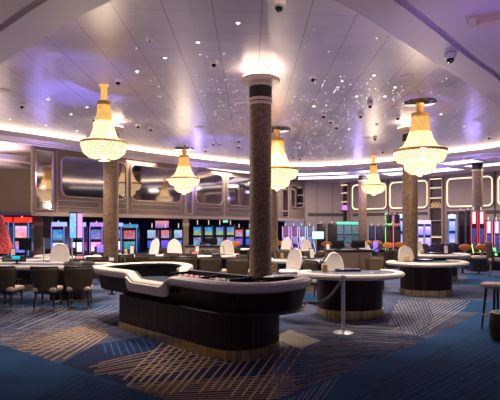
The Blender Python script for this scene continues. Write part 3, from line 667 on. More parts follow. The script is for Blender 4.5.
for x, y, s, lb in DOMES:
    X, D = cp(x, y); place('dome', dome, (X, D, CEIL), 0, 'white ceiling dome camera ' + lb, 'dome cameras', s)
for x, y, z, lb in [(440, 58, 4.62, 'on the stepped rim at the upper right'), (497.5, 104, 4.62, 'on the stepped rim at the right picture edge')]:
    X, D = cp(x, y, z); place('dome', dome, (X + 0.12, D - 0.12, 4.645), 0, 'white dome camera ' + lb, 'dome cameras')
def detector():
    t = empty('smoke_detector', label='d', cat='smoke detector')
    b = MB(); b.lathe([(0.065, 0), (0.065, -0.02), (0.045, -0.045), (0.001, -0.05)], 22); b.build('body', M['domewhite'], t)
    b = MB(); b.lathe([(0.018, -0.045), (0.018, -0.062), (0.001, -0.066)], 12); b.build('sensor', M['grille'], t); return t
for x, y, s, lb in [(149.5, 38, 1, 'between two downlights near the top'), (377, 124, 0.8, 'above the small back-right chandelier'), (226, 150, 0.7, 'near the big column, by the cove'), (103, 69, 0.5, 'above the left chandelier rod'),
                    (349.5, 61.5, 0.5, 'right of the big column capital'), (469, 98, 0.5, 'right of the right-hand chandelier')]:
    X, D = cp(x, y); place('det', detector, (X, D, CEIL), 0, 'small smoke detector ' + lb, 'smoke detectors', s)
def grille():
    t = empty('ceiling_speaker', label='s', cat='speaker')
    b = MB(); b.lathe([(0.15, 0), (0.155, -0.012), (0.135, -0.02), (0.13, -0.014)], 32); b.build('ring', M['soffit'], t)
    b = MB(); b.lathe([(0.133, -0.012), (0.001, -0.014)], 32); b.build('mesh_cover', M['grille'], t); return t
for x, y, lb in [(52.5, 54.5, 'below the stepped rim at upper left'), (3, 90, 'cut by the left picture edge'), (241, 102, 'low left of the big column'), (407.5, 76.3, 'above the nearest right-hand chandelier, lit warm'),
                 (200, 127, 'above and right of the far chandelier'), (367, 137.5, 'near the small back-right chandelier'), (294, 148, 'right of the half-hidden chandelier'), (477, 120, 'right of the right-hand chandelier')]:
    X, D = cp(x, y); place('grille', grille, (X, D, CEIL), 0, 'round ceiling speaker ' + lb, 'ceiling speakers')
def downl():
    t = empty('downlight', label='d', cat='downlight')
    b = MB(); b.lathe([(0.03, 0), (0.042, -0.004), (0.042, -0.01), (0.03, -0.008)], 20); b.build('trim_ring', M['domewhite'], t)
    b = MB(); b.lathe([(0.030, -0.0105), (0.026, -0.016), (0.001, -0.018)], 16); b.build('lens', M['down'], t); return t
DL = [(198, 42, 'left of centre, nearest row'), (238, 22.5, 'nearest the top, left of the big column'), (165, 57.5, 'second in the row running to the left chandelier'), (137, 71, 'third in the row, right of the left chandelier rod'),
      (48, 99, 'left, left of the blue-lit patch'), (71, 114, 'in the blue-lit patch'), (87, 107, 'right in the blue-lit patch'), (374, 75, 'left of the warm speaker'), (395, 87, 'below left of the warm speaker'),
      (385, 96, 'above the cluster left of the right-hand chandelier'), (356.5, 96, 'between the starry band and the camera group'), (349, 129, 'below the camera cluster right of the big column'), (314, 106, 'right of the big column among stars'),
      (441, 114, 'right of the right-hand chandelier crown'), (464, 126, 'right of the right-hand chandelier bowl'), (10, 119, 'far left over the cove'), (46, 125, 'left over the cove'), (77, 130.5, 'left of the left chandelier bowl')]
for x, y, lb in DL:
    X, D = cp(x, y); place('downl', downl, (X, D, CEIL), 0, 'small recessed downlight ' + lb, 'recessed downlights')
# fibre-optic stars
sb = MB(); rnd = random.Random(5)
def star(X, D, r):
    sb.add([(X + r * math.cos(a * math.pi / 3), D + r * math.sin(a * math.pi / 3) * 1.6, CEIL - 0.004) for a in range(6)], [(5, 4, 3, 2, 1, 0)])
def inring(x, y):
    c = False; P = ring; j = len(P) - 1
    for i in range(len(P)):
        if (P[i][1] > y) != (P[j][1] > y) and x < (P[j][0] - P[i][0]) * (y - P[i][1]) / (P[j][1] - P[i][1]) + P[i][0]: c = not c
        j = i
    return c
def pt(X, D):
    if not inring(X, D): return
    star(X, D, rnd.choice([0.005, 0.006, 0.008, 0.011]) * (0.6 + D / 30))
for _ in range(260): pt(rnd.uniform(-8, 9), rnd.uniform(6.5, 25))
for _ in range(330):           # the dense milky band from lower right of the column across to the left
    D = rnd.uniform(10.5, 25); c = (D - 10) * 0.22 + 0.9; X0 = rnd.gauss(c, 0.95); pt(round(X0 / 0.18) * 0.18, D); pt(X0, rnd.uniform(10.5, 25))
for _ in range(130): D = rnd.uniform(10, 21); pt(rnd.gauss(-1.4 - (D - 10) * 0.03, 0.7), D)
for k in range(9):             # ordered double rows left of the big column
    D = 9.3 + k * 0.75
    for dx in (-0.95, -0.82, -0.42, -0.33): pt(dx + rnd.gauss(0, 0.03), D + rnd.gauss(0, 0.1))
for _ in range(90): D = rnd.uniform(12, 17); pt(rnd.gauss(-4.6, 1.2), D)
for _ in range(90): D = rnd.uniform(12.5, 19); pt(rnd.gauss(6.6, 0.9), D)
tag(sb.build('star_lights', M['star'], smooth=False), 'hundreds of tiny fibre-optic star lights scattered over the panelled ceiling', 'star lights', kind='stuff')

# ---------------------------------------------------------------- craps table
TH = math.atan2(-0.733, 0.68)
def local(s, t): return (s, t)
craps = empty('craps_table', (-1.24, 7.77, 0), TH, 'large dark wood craps table with ivory padded rail and brass kick plate', 'gaming table')
# outline in table coordinates: s along the front (towards the right end), t away from the players in front
CO = [(-2.35, 0.0), (-1.9, 0.0), (-1.27, 0.0), (-0.66, 0.0), (-0.05, 0.0), (0.5, 0.0), (1.0, 0.0), (1.42, 0.10), (1.70, 0.40), (1.78, 0.85), (1.66, 1.30), (1.45, 1.62), (1.15, 1.72), (0.92, 1.50), (0.78, 1.20),
      (0.3, 1.12), (-0.4, 1.12), (-1.05, 1.14), (-1.40, 1.38), (-1.85, 1.78), (-2.3, 1.95), (-2.8, 1.92), (-3.15, 1.55), (-3.20, 0.95), (-3.08, 0.42), (-2.80, 0.10)]
CP = catmull(CO, 6)
def dense(P): return P
def scaled(P, o):
    n = len(P); out = []
    for i in range(n):
        a, b = P[(i - 1) % n], P[(i + 1) % n]; tx, ty = b[0] - a[0], b[1] - a[1]; Ln = math.hypot(tx, ty) or 1
        out.append((P[i][0] - ty / Ln * o, P[i][1] + tx / Ln * o))
    return out
def sstep(a, b, x):
    t = max(0, min(1, (x - a) / (b - a))); return t * t * (3 - 2 * t)
def railz(s, t):
    z = 0.0
    if t < 0.3: z -= 0.13 * sstep(-1.42, -1.10, s) * (1 - sstep(-0.24, -0.0, s))
    if 0.9 < t < 1.75 and -1.9 < s < -1.2: z -= 0.0
    if t > 0.9 and -1.5 < s < 0.95: z -= 0.10 * sstep(-1.35, -1.0, s) * (1 - sstep(0.65, 0.9, s))
    return z
prof = []
for k in range(14):
    a = 2 * math.pi * k / 14; prof.append((-0.085 + 0.108 * math.copysign(abs(math.cos(a)) ** 0.75, math.cos(a)), 0.975 + 0.078 * math.copysign(abs(math.sin(a)) ** 0.75, math.sin(a))))
# far middle of the rim has no padding: split the ring there
NC = len(CP)
far = [i for i in range(NC) if CP[i][1] > 1.0 and -0.95 < CP[i][0] < 0.80]
i0, i1 = min(far), max(far)
path = [CP[(i1 + k) % NC] for k in range(NC - (i1 - i0) + 1)]
b = MB(); b.sweep([(s, t, railz(s, t)) for s, t in path], prof, closed=False); b.build('padded_rail', M['rail'], craps)
# second, thin inner bead of the rail
b = MB(); b.sweep([(s, t, railz(s, t)) for s, t in scaled(CP, 0.20)], [(-0.02, 0.985), (0.012, 0.985), (0.012, 1.03), (-0.02, 1.03)]); b.build('inner_rail', M['darkwood'], craps, smooth=False)
# body under the rail with cut for the front pad
def hull(o0, z0, o1, z1):
    b = MB(); A = scaled(CP, o0); C_ = scaled(CP, o1); n = len(A)
    zt = lambda i: z1 + (railz(*CP[i]) if z1 > 0.85 else 0)
    b.v = [(x, y, z0) for x, y in A] + [(C_[i][0], C_[i][1], zt(i)) for i in range(n)]
    for i in range(n): b.f.append((i, (i + 1) % n, n + (i + 1) % n, n + i)); b.m.append(0)
    return b
b = hull(0.12, 0.62, 0.06, 0.955); n = NC
b.add([(x, y, 0.62) for x, y in scaled(CP, 0.12)], [tuple(range(n))[::-1]]); b.build('apron', M['wood'], craps)
b = MB(); A = scaled(CP, 0.205); b.v = [(x, y, 0.74) for x, y in A] + [(A[i][0], A[i][1], 1.0 + railz(*CP[i])) for i in range(n)]
for i in range(n): b.f.append((i, (i + 1) % n, n + (i + 1) % n, n + i)); b.m.append(0)
b.build('inner_wall', M['innerblack'], craps)
b = MB(); b.add([(x, y, 0.745) for x, y in A], [tuple(range(n))]); bed = b.build('playing_surface', M['felt_dark'], craps, smooth=False)
b = MB()
for k in range(9):
    a0 = -2.6 + k * 0.42
    b.box((a0, 0.70, 0.748), (0.34, 0.02, 0.002)); b.box((a0 + 0.19, 0.55, 0.748), (0.015, 0.3, 0.002))
for rr in (0.28, 0.36, 0.44): b.sweep([(-1.55 + rr * 1.2 * math.cos(a * math.pi / 12), 0.62 + rr * 0.7 * math.sin(a * math.pi / 12), 0.747) for a in range(24)], [(-0.008, 0), (0.008, 0), (0.008, 0.002), (-0.008, 0.002)])
b.build('layout_print', M['print'], bed, smooth=False)
# drink ledge round the right end
led = [i for i in range(NC) if CP[i][0] > 0.55 and CP[i][1] < 1.6]
b = MB(); Lp = [CP[i] for i in range(NC)]; seq = [p for p in Lp if p[0] > 0.3 and p[1] < 1.4 and not (p[1] > 1.0 and p[0] < 1.0)]
seq.sort(key=lambda p: (p[0] if p[1] < 0.05 else 5 + p[1]))
b.sweep([(x, y, 0) for x, y in seq], [(-0.12, 0.60), (0.02, 0.60), (0.035, 0.615), (0.02, 0.63), (-0.12, 0.63)], closed=False); b.build('drink_ledge', M['darkwood'], craps)
# pedestal and brass kick
PB = catmull([(-1.55, 0.05), (-1.5, 0.02), (-0.6, 0.0), (0.4, 0.0), (1.05, 0.0), (1.38, 0.10), (1.50, 0.42), (1.42, 0.85), (1.30, 0.98), (0.9, 1.05), (-0.4, 1.05), (-1.4, 1.05), (-1.58, 0.95), (-1.6, 0.5)], 5)
PB = scaled(PB, -0.05)
b = MB(); b.prism(PB, 0.13, 0.62); b.build('pedestal', M['wood'], craps)
b = MB(); b.prism(scaled(PB, -0.015), 0.0, 0.135); b.build('kick_plate', M['gold'], craps)
PL = [(-2.35, 0.55), (-1.66, 0.55), (-1.66, 1.35), (-2.35, 1.35)]
b = MB(); b.prism(PL, 0.13, 0.62); b.build('pedestal', M['wood'], craps, smooth=False)
# ivory pad that drops over the front cut-out
def padf(u, v):
    s = -1.30 + 1.28 * u; e = abs(2 * u - 1)
    zt = 1.02 + railz(s, 0.0); zb = 0.735 + 0.06 * max(0, (e - 0.86) / 0.14) ** 2
    y = -0.045 + 0.03 * v; return (s, y, zt - 0.02 + (zb - zt) * v)
b = MB(); b.grid(padf, 24, 8)
b.build('front_pad', M['rail'], craps, solid=0.035)
# dealer's bank on the far side
b = MB(); b.box((-0.05, 1.00, 0.93), (1.60, 0.12, 0.22)); b.box((-0.05, 0.60, 0.90), (1.60, 0.03, 0.15)); b.box((-0.84, 0.80, 0.92), (0.03, 0.43, 0.20)); b.box((0.74, 0.80, 0.92), (0.03, 0.43, 0.20)); b.box((0.0, 0.80, 0.92), (0.03, 0.38, 0.17))
b.box((-0.05, 0.80, 0.905), (1.58, 0.38, 0.02)); b.build('chip_bank', M['black'], craps, smooth=False)
# chips in the bank
CH = {'pink': mat('pink_chip', (0.75, 0.22, 0.24), 0.5), 'white': mat('white_chip', (0.72, 0.66, 0.62), 0.5), 'green': mat('green_chip', (0.25, 0.42, 0.28), 0.5)}
ct, st_ = math.cos(TH), math.sin(TH)
def cw(s, t): return (-1.24 + s * ct - t * st_, 7.77 + s * st_ + t * ct)
rows = []
k = 0
for half, n_ in ((0, 5), (1, 4)):
    for c_ in range(n_):
        for r_ in range(2):
            s = (-0.74 + 0.16 * c_) if half == 0 else (0.14 + 0.15 * c_); t = 0.72 + 0.12 * r_
            key = ('white', 'pink', 'pink', 'white', 'pink')[c_] if half == 0 else ('pink', 'white', 'green', 'white')[c_]
            x, y = cw(s, t); b = MB(); b.tube([(-0.055, 0, 0.045), (0.055, 0, 0.045)], 0.022, 14)
            o = b.build('chip_row', CH[key]); o.location = (x, y, 0.915); o.rotation_euler = (0, 0, TH)
            wh = 'left' if half == 0 else 'right'
            tag(o, '%s casino chips lying in a row in the %s half of the craps table bank' % (key, wh), 'chips', 'chip rows in the craps table bank')
            if key == 'white': o['label'] = 'ivory casino chips lying in a row in the %s half of the craps table bank' % wh
# rope and post
post = empty('stanchion', (1.60, 8.58, 0), 0, 'brushed steel rope stanchion between the craps table and the nearest blackjack table', 'stanchion')
b = MB(); b.lathe([(0.17, 0), (0.175, 0.01), (0.15, 0.022), (0.045, 0.035), (0.032, 0.05)], 32); b.build('base', M['chrome'], post)
b = MB(); b.lathe([(0.032, 0.035), (0.032, 0.95)], 20); b.build('pole', M['chrome'], post)
b = MB(); b.lathe([(0.032, 0.94), (0.042, 0.945), (0.042, 0.985), (0.026, 0.99), (0.001, 0.995)], 20); b.build('cap', M['chrome'], post)
p0, p1 = Vector((1.57, 8.56, 0.90)), Vector((0.86, 7.72, 0.66))
pts = [p0.lerp(p1, k / 16) + Vector((0, 0, -0.16 * math.sin(math.pi * k / 16))) for k in range(17)]
rp = empty('rope', tuple(p0), 0, 'thick grey-brown barrier rope sagging from the stanchion to the craps table', 'rope')
b = MB(); b.tube([p - p0 for p in pts], 0.026, 12); b.build('cord', M['rope'], rp)
for e in (0, -1):
    b = MB(); q = pts[e] - p0; b.tube([q - Vector((0.02, 0.02, 0.02)), q + Vector((0.03, 0.03, 0.0))], 0.031, 12); b.build('end_cap', M['chrome'], rp)

# ---------------------------------------------------------------- blackjack tables
def dpath(hw, fd, bk, n=28, cr=0.30):
    P = []
    for k in range(n + 1):
        a = math.pi + math.pi * k / n; P.append((hw * math.cos(a), fd * math.sin(a)))
    for k in range(1, 7):
        a = R(90) * k / 6; P.append((hw - cr + cr * math.cos(a), bk - cr + cr * math.sin(a)))
    P = [(-x, y) for x, y in P[-6:][::-1]][:6] and ([(-(hw - cr + cr * math.cos(R(90) * k / 6)), bk - cr + cr * math.sin(R(90) * k / 6)) for k in range(6, 0, -1)] + P)
    return P
def bj_table(hw=1.08, fd=0.95, base=0.66):
    t = empty('blackjack_table', label='t', cat='gaming table')
    P = dpath(hw, fd, 0.42)
    b = MB(); b.sweep([(x, y, 0) for x, y in P], [(-0.17, 0.835), (-0.05, 0.80), (0.0, 0.82), (0.02, 0.86), (0.0, 0.895), (-0.06, 0.915), (-0.13, 0.91), (-0.17, 0.89)], closed=False); b.build('padded_rail', M['rail'], t)
    I = dpath(hw - 0.15, fd - 0.15, 0.40, cr=0.2); b = MB(); b.prism(I, 0.80, 0.885)
    mi = len(b.f)
    b.mi = 1
    for k in range(7):
        a = math.pi + math.pi * (k + 0.5) / 7; cx, cy = 0.66 * hw * math.cos(a), 0.66 * fd * math.sin(a)
        b.sweep([(cx + 0.07 * math.cos(q * math.pi / 8), cy + 0.07 * math.sin(q * math.pi / 8), 0.886) for q in range(16)], [(-0.012, 0), (0.012, 0), (0.012, 0.002), (-0.012, 0.002)])
    b.sweep([(0.42 * hw * math.cos(math.pi + math.pi * q / 16), 0.42 * fd * math.sin(math.pi + math.pi * q / 16), 0.886) for q in range(17)], [(-0.018, 0), (0.018, 0), (0.018, 0.002), (-0.018, 0.002)], closed=False)
    b.build('felt_top', [M['felt'], M['print']], t, smooth=False)
    b = MB(); n = 30; D_ = [(base * math.cos(math.pi + math.pi * k / n), base * 0.80 * math.sin(math.pi + math.pi * k / n)) for k in range(n + 1)] + [(base * 0.96, 0.28), (-base * 0.96, 0.28)]
    b.prism(D_, 0.15, 0.80); b.build('pedestal', M['wood'], t)
    b = MB(); b.prism([(x * 1.025, y * 1.025) for x, y in D_], 0.0, 0.16); b.build('kick_plate', M['gold'], t)
    return t
def tray_():
    t = empty('chip_tray', label='c', cat='chip tray')
    b = MB(); b.box((0, 0, 0.02), (0.52, 0.20, 0.04), bev=0.008); b.build('tray', M['black'], t)
    b = MB(); b.box((0, 0.0, 0.05), (0.50, 0.19, 0.016), bev=0.004, rx=R(4)); b.build('lid', M['domedark'], t); return t
def shoe_():
    t = empty('card_holder', label='c', cat='card holder')
    m = M.setdefault('amber', mat('amber_acrylic', (0.62, 0.38, 0.12), 0.25))
    b = MB(); b.box((0, 0, 0.012), (0.11, 0.13, 0.024), bev=0.004); b.build('foot', M['brass'], t)
    b = MB(); b.box((0, 0, 0.085), (0.095, 0.11, 0.13), bev=0.006); b.build('box', m, t)
    b = MB(); b.box((0, -0.01, 0.155), (0.07, 0.09, 0.02), bev=0.003); b.build('cards', M['rail'], t); return t
def bj(x, d, rz, lb, extra=True, who=''):
    c, s = math.cos(rz), math.sin(rz); t = place('bj', bj_table, (x, d, 0), rz, lb, None)
    q = lambda a, b_: (x + a * c - b_ * s, d + a * s + b_ * c)
    if extra:
        place('tray', tray_, (*q(0.0, 0.20), 0.886), rz, 'black chip tray on %s' % who, 'chip trays')
        place('shoe', shoe_, (*q(-0.52, 0.12), 0.886), rz, 'amber card holder on %s' % who, 'card holders')
    return t
bj(2.08, 10.35, R(6), 'blackjack table with ivory rail right behind the stanchion, nearest of the right-hand row', True, 'the blackjack table behind the stanchion')
bj(at(427, 13.55), 13.55, R(8), 'blackjack table with ivory rail and brass-banded round base below the right-hand column', True, 'the blackjack table below the right-hand column')
bj(at(438, 17.4), 17.4, R(8), 'third blackjack table of the right-hand row, mostly behind the second', True, 'the third right-hand blackjack table')
bj(at(300, 14.7), 14.7, R(4), 'gaming table with ivory rail right behind the big column', True, 'the table right behind the big column')
bj(at(210, 17.0), 17.0, R(-4), 'gaming table with ivory rail behind the brown chairs left of the big column', True, 'the table behind the brown chairs left of the big column')
bj(at(139, 17.2), 17.2, R(-6), 'gaming table with ivory rail just right of the left column', True, 'the table right of the left column')
bj(at(246, 22.5), 22.5, R(-4), 'far gaming table behind the podium with the beige front', False)
bj(at(318, 19.2), 19.2, R(4), 'far gaming table in front of the neon slot machines', False)
bj(at(20, 14.9), 14.9, R(-8), 'gaming table with ivory rail at the far left before the red slot machines', False)
bj(at(68, 16.4), 16.4, R(-12), 'gaming table with ivory rail half behind the roulette table', False)

# roulette table at the left
rt = empty('roulette_table', (-5.75, 12.35, 0), R(-3), 'long roulette table with ivory rail behind the three brown chairs', 'gaming table')
O = rrect(4.6, 1.35, 0.35, 6)
b = MB(); b.sweep([(x, y, 0) for x, y in O], [(-0.15, 0.85), (-0.04, 0.81), (0.0, 0.83), (0.02, 0.865), (0.0, 0.905), (-0.06, 0.92), (-0.15, 0.90)]); b.build('padded_rail', M['rail'], rt)
b = MB(); b.prism(rrect(4.36, 1.12, 0.25), 0.80, 0.885); b.mi = 1
for k in range(13): b.box((-1.9 + 0.2 * k, -0.1, 0.887), (0.01, 0.5, 0.002))
for k in range(4): b.box((-0.7, -0.35 + 0.166 * k, 0.887), (2.4, 0.01, 0.002))
b.build('felt_top', [M['felt'], M['print']], rt, smooth=False)
b = MB(); b.prism(rrect(4.1, 0.95, 0.2), 0.60, 0.80); b.build('apron', M['wood'], rt)
for px_ in (-1.3, 1.3):
    b = MB(); b.prism([(x + px_, y) for x, y in rrect(0.8, 0.55, 0.12)], 0.06, 0.60); b.build('pedestal', M['wood'], rt)
    b = MB(); b.prism([(x + px_, y) for x, y in rrect(0.86, 0.61, 0.13)], 0.0, 0.06); b.build('kick_plate', M['gold'], rt)
b = MB(); b.lathe([(0.36, 0.88), (0.38, 0.93), (0.34, 0.97), (0.30, 0.94), (0.10, 0.92), (0.03, 0.98), (0.001, 1.0)], 36, (1.55, 0, 0)); b.build('wheel', M['darkwood'], rt)
SC = {}
SC['teal'] = screen('screen_teal', (0.05, 0.75, 0.85), (0.02, 0.35, 0.5), 1.0, 30, 0.15)
def smallscreen(name, lb, x, d, z, w_, h_, mt, rz=0, stand=True, back=False, cat='monitor', base_z=None):
    t = empty(name, (x, d, base_z if base_z is not None else z), rz, lb, cat)
    zz = z - (base_z if base_z is not None else z)
    b = MB(); b.box((0, 0.02, zz + h_ / 2), (w_, 0.04, h_), bev=0.008); b.build('housing', M['black'], t)
    if mt and not back: b = MB(); b.box((0, -0.003, zz + h_ / 2), (w_ - 0.03, 0.008, h_ - 0.03)); b.build('display', mt, t, smooth=False)
    if stand: 
        b = MB(); b.box((0, 0.05, zz * 0.5), (0.05, 0.03, max(0.02, zz) + 0.02)); b.box((0, 0.05, 0.008), (0.18, 0.14, 0.016)); b.build('stand', M['black'], t, smooth=False)
    return t
smallscreen('table_monitor', 'small teal-lit screen on the left roulette table', at(20.5, 13), 12.75, 0.98, 0.24, 0.12, SC['teal'], base_z=0.892)

# ---------------------------------------------------------------- seats
def white_chair():
    t = empty('dealer_chair', label='w', cat='chair')
    def f(u, v):                      # high curved shell, faces -y
        a = 2 * u - 1; w_ = 0.265 * (1 - 0.28 * v ** 2) * (math.sqrt(max(0.0, 1 - max(0, (v - 0.62) / 0.38) ** 2.4)) * 0.96 + 0.04) * (0.88 + 0.12 * min(1, v * 3))
        return (a * w_, 0.20 + 0.10 * v - 0.035 * a * a * (1 - 0.45 * v), 0.66 + 0.62 * v)
    b = MB(); b.grid(f, 12, 14); b.build('backrest', M['white'], t, solid=0.04)
    b = MB(); b.lathe([(0.001, 0.64), (0.20, 0.645), (0.245, 0.67), (0.25, 0.70), (0.22, 0.735), (0.001, 0.745)], 32, sy=0.95); b.build('seat', M['white'], t)
    b = MB(); b.lathe([(0.03, 0.10), (0.03, 0.64)], 14); b.build('gas_column', M['chrome'], t)
    b = MB(); b.sweep([(0.20 * math.cos(q * math.pi / 12), 0.20 * math.sin(q * math.pi / 12), 0.30) for q in range(24)], [(-0.01, -0.01), (0.01, -0.01), (0.01, 0.01), (-0.01, 0.01)]); b.build('foot_ring', M['chrome'], t)
    for k in range(5):
        a = R(72 * k + 18); b = MB(); b.tube([(0, 0, 0.12), (0.28 * math.cos(a), 0.28 * math.sin(a), 0.05)], [0.028, 0.018], 8); b.lathe([(0.001, 0), (0.028, 0.01), (0.028, 0.045), (0.001, 0.05)], 10, (0.28 * math.cos(a), 0.28 * math.sin(a), 0)); b.build('leg', M['black'], t)
    return t
def brown_chair():
    t = empty('player_chair', label='b', cat='chair')
    def f(u, v):
        a = 2 * u - 1; w_ = 0.20 + 0.085 * min(1, v * 1.6) ** 0.8
        return (a * w_, 0.24 + 0.05 * v - 0.10 * a * a, 0.42 + 0.53 * v)
    b = MB(); b.grid(f, 12, 8); b.build('backrest', M['leather'], t, solid=0.045)
    b = MB(); b.tube([(f(u / 12, 1.0)[0] * 1.01, f(u / 12, 1)[1], 0.955) for u in range(13)], 0.026, 8); b.build('top_rail', M['black'], t)
    for sx in (0, 1): b = MB(); b.tube([(f(sx, v / 8)[0] * 1.02, f(sx, v / 8)[1], f(sx, v / 8)[2]) for v in range(9)], 0.022, 8); b.build('side_rail', M['darkwood'], t)
    b = MB(); b.box((0, 0.0, 0.47), (0.50, 0.48, 0.10), bev=0.035); b.build('seat', M['beige'], t)
    b = MB(); b.box((0, 0.0, 0.405), (0.44, 0.42, 0.05)); b.build('seat_frame', M['darkwood'], t, smooth=False)
    for sx in (-1, 1):
        for sy in (-1, 1):
            b = MB(); b.tube([(sx * 0.19, sy * 0.18, 0.41), (sx * 0.215, sy * 0.215, 0.085)], [0.026, 0.018], 10); lg = b.build('leg', M['darkwood'], t)
            b = MB(); b.tube([(sx * 0.215, sy * 0.215, 0.085), (sx * 0.22, sy * 0.22, 0.0)], [0.019, 0.014], 10); b.build('brass_tip', M['brass'], lg)
    b = MB()
    for sx in (-1, 1): b.tube([(sx * 0.205, -0.20, 0.20), (sx * 0.205, 0.20, 0.20)], 0.011, 8)
    b.tube([(-0.205, 0, 0.20), (0.205, 0, 0.20)], 0.011, 8); b.build('stretcher', M['brass'], t)
    return t
def wc(px, d, rz, lb, s=1.0): return place('wchair', white_chair, (at(px, d), d, 0), R(rz), lb, 'white dealer chairs', s)
def bc(px, d, rz, lb, g='brown player chairs'): return place('bchair', brown_chair, (at(px, d), d, 0), R(rz), lb, g)
# front left row: backs to the camera (facing +y)
bc(8, 11.05, 172, 'brown leather player chair cut by the left picture edge, leftmost of the front three')
bc(48, 10.95, 180, 'brown leather player chair with black top rail, middle of the front three')
bc(80, 11.1, 190, 'brown leather player chair right of the front three, next to the craps table end')
wc(57, 13.75, 4, 'white dealer chair facing out behind the roulette table', 1.07)
wc(341, 11.3, 28, 'white dealer chair behind the blackjack table nearest the stanchion', 0.97)
wc(288, 12.75, -50, 'tall white dealer chair turned sideways just right of the big column', 1.0)
wc(410, 14.45, 12, 'white dealer chair in front of the right-hand column', 1.0)
wc(149, 18.5, -45, 'white dealer chair turned sideways just right of the left column', 1.1)
wc(176, 18.1, 20, 'white dealer chair left of the podium with the beige front', 1.08)
wc(228, 18.6, 10, 'white dealer chair at the right end of the podium with the beige front', 1.05)
wc(282.5, 21.0, -45, 'small distant white chair just right of the big column, near the neon slots', 1.1)
wc(309, 20.6, 25, 'distant white chair before the bright white monitor', 1.05)
wc(420.5, 18.6, 15, 'white chair seen right of the right-hand column shaft', 1.05)
wc(369, 17.9, 25, 'white chair right of the dark-topped podium', 1.0)
MIDC = [(160, 14.5, 184, 'low brown chair left of centre, above the craps table far rail'), (187, 14.3, 182, 'brown chair behind the craps table, left of the pair'), (209, 14.1, 195, 'brown chair behind the craps table, right of the pair'),
        (238, 13.6, 176, 'brown chair touching the left side of the big column'), (222, 15.3, 120, 'brown chair seen side-on left of the big column'), (247, 15.2, 60, 'brown chair half behind the left side of the big column'),
        (146, 15.4, 186, 'brown chair below the sideways white chair'), (124, 15.2, 190, 'brown chair at the foot of the left column, right side'), (97, 14.2, 200, 'brown chair at the foot of the left column, left side'),
        (314, 16.3, 95, 'brown chair right of the sideways white chair'), (316, 12.7, 120, 'brown chair left of the stanchion-side blackjack table'), (326, 17.0, 150, 'brown chair before the dark-topped podium'),
        (300, 17.6, 180, 'distant brown chair under the bright white monitor'), (265, 17.3, 175, 'brown chair behind the big column foot'), (162, 20.3, 180, 'distant brown chair before the poster-side slot'), (176, 20.6, 180, 'distant brown chair before the slim pier'),
        (385, 18.5, 180, 'brown chair left of the right-hand column, mid distance'), (397, 18.9, 185, 'brown chair against the right-hand column, mid distance'), (12, 13.55, 10, 'brown chair seen past the roulette table at the far left'), (100, 17.6, 190, 'maroon-shadowed chair left of the left column before bright slots'),
        (256, 18.9, 170, 'distant brown chair hidden behind the big column'), (338, 17.6, 170, 'distant brown chair left of the dark-topped podium'), (213, 17.9, 30, 'brown chair before the podium with the beige front'), (195, 18.4, -20, 'brown chair at the left of the podium with the beige front')]
MIDC += [(375, 15.0, 90, 'brown chair seen side-on at the right end of the dark-topped podium'), (372, 14.0, -60, 'brown chair between the two nearest right-hand blackjack tables'), 
         (365, 19.8, 150, 'distant brown chair right of the dark-topped podium, beyond the violet screen'), (286, 18.4, 30, 'distant brown chair just right of the big column'), (346, 20.9, 190, 'distant brown chair before the teal-topped slots'),
         (234, 20.2, 170, 'distant brown chair right of the podium with the beige front'), (187, 15.5, 4, 'front-facing brown chair with beige seat at the table left of centre'), (169, 15.8, -20, 'brown chair with beige seat left of the one facing front'),
         (131, 14.0, 100, 'brown chair seen side-on between left column and craps table rail'), (331, 21.3, 0, 'distant front-facing brown chair under the black-backed slots')]
for px, d, rz, lb in MIDC: bc(px, d, rz, lb).scale = (1, 1, 1.02)
def menu():
    t = empty('menu_stand', label='m', cat='menu stand')
    b = MB(); b.box((0, 0, 0.01), (0.16, 0.10, 0.02)); b.build('foot', M['black'], t, smooth=False)
    b = MB(); b.box((0, 0.02, 0.17), (0.16, 0.012, 0.30), rx=R(-10)); b.build('frame', M['black'], t, smooth=False)
    b = MB(); b.box((0, 0.008, 0.17), (0.12, 0.008, 0.26), rx=R(-10)); b.build('card', M['white'], t, smooth=False); return t
for px, d, z, rz, lb in [(222, 16.5, 0.89, 20, 'on the table left of the big column'), (197, 16.9, 0.89, -15, 'on the table beside the rose-lit screen'), (132, 17.0, 0.89, 10, 'on the table right of the left column'), (312, 14.5, 0.89, 15, 'on the table right behind the big column'),
                         (446, 17.2, 0.89, 0, 'on the third right-hand blackjack table'), (13, 14.7, 0.89, 5, 'on the far left table behind the roulette table'), (64, 16.3, 0.89, 5, 'on the table behind the standing display'), (328, 19.1, 0.89, 5, 'on the far table before the neon slots')]:
    place('menu', menu, (at(px, d), d, z), R(rz), 'small black-framed white card stand ' + lb, 'card stands on tables')
def armset():
    t = empty('equipment_stand', label='e', cat='equipment stand')
    b = MB(); b.lathe([(0.20, 0), (0.20, 0.02), (0.03, 0.05), (0.022, 1.02)], 16); b.build('pole', M['black'], t)
    b = MB(); b.tube([(0, 0, 1.0), (0.16, -0.05, 1.16), (0.30, -0.02, 1.08)], 0.022, 8); b.tube([(0, 0, 0.95), (-0.15, -0.03, 1.05), (-0.22, -0.1, 0.90)], 0.022, 8); b.build('arm', M['black'], t)
    b = MB(); b.box((0.30, -0.04, 1.04), (0.16, 0.05, 0.12), rx=R(20), bev=0.01); b.box((-0.22, -0.12, 0.88), (0.14, 0.05, 0.12), rx=R(-15), bev=0.01); b.build('head', M['black'], t)
    return t
for px, d, rz, lb in [(373, 16.8, 0, 'black two-armed equipment stand right of the dark-topped podium'), (322, 11.6, 60, 'black two-armed equipment stand left of the nearest blackjack table')]:
    place('arm', armset, (at(px, d), d, 0), R(rz), lb, None)

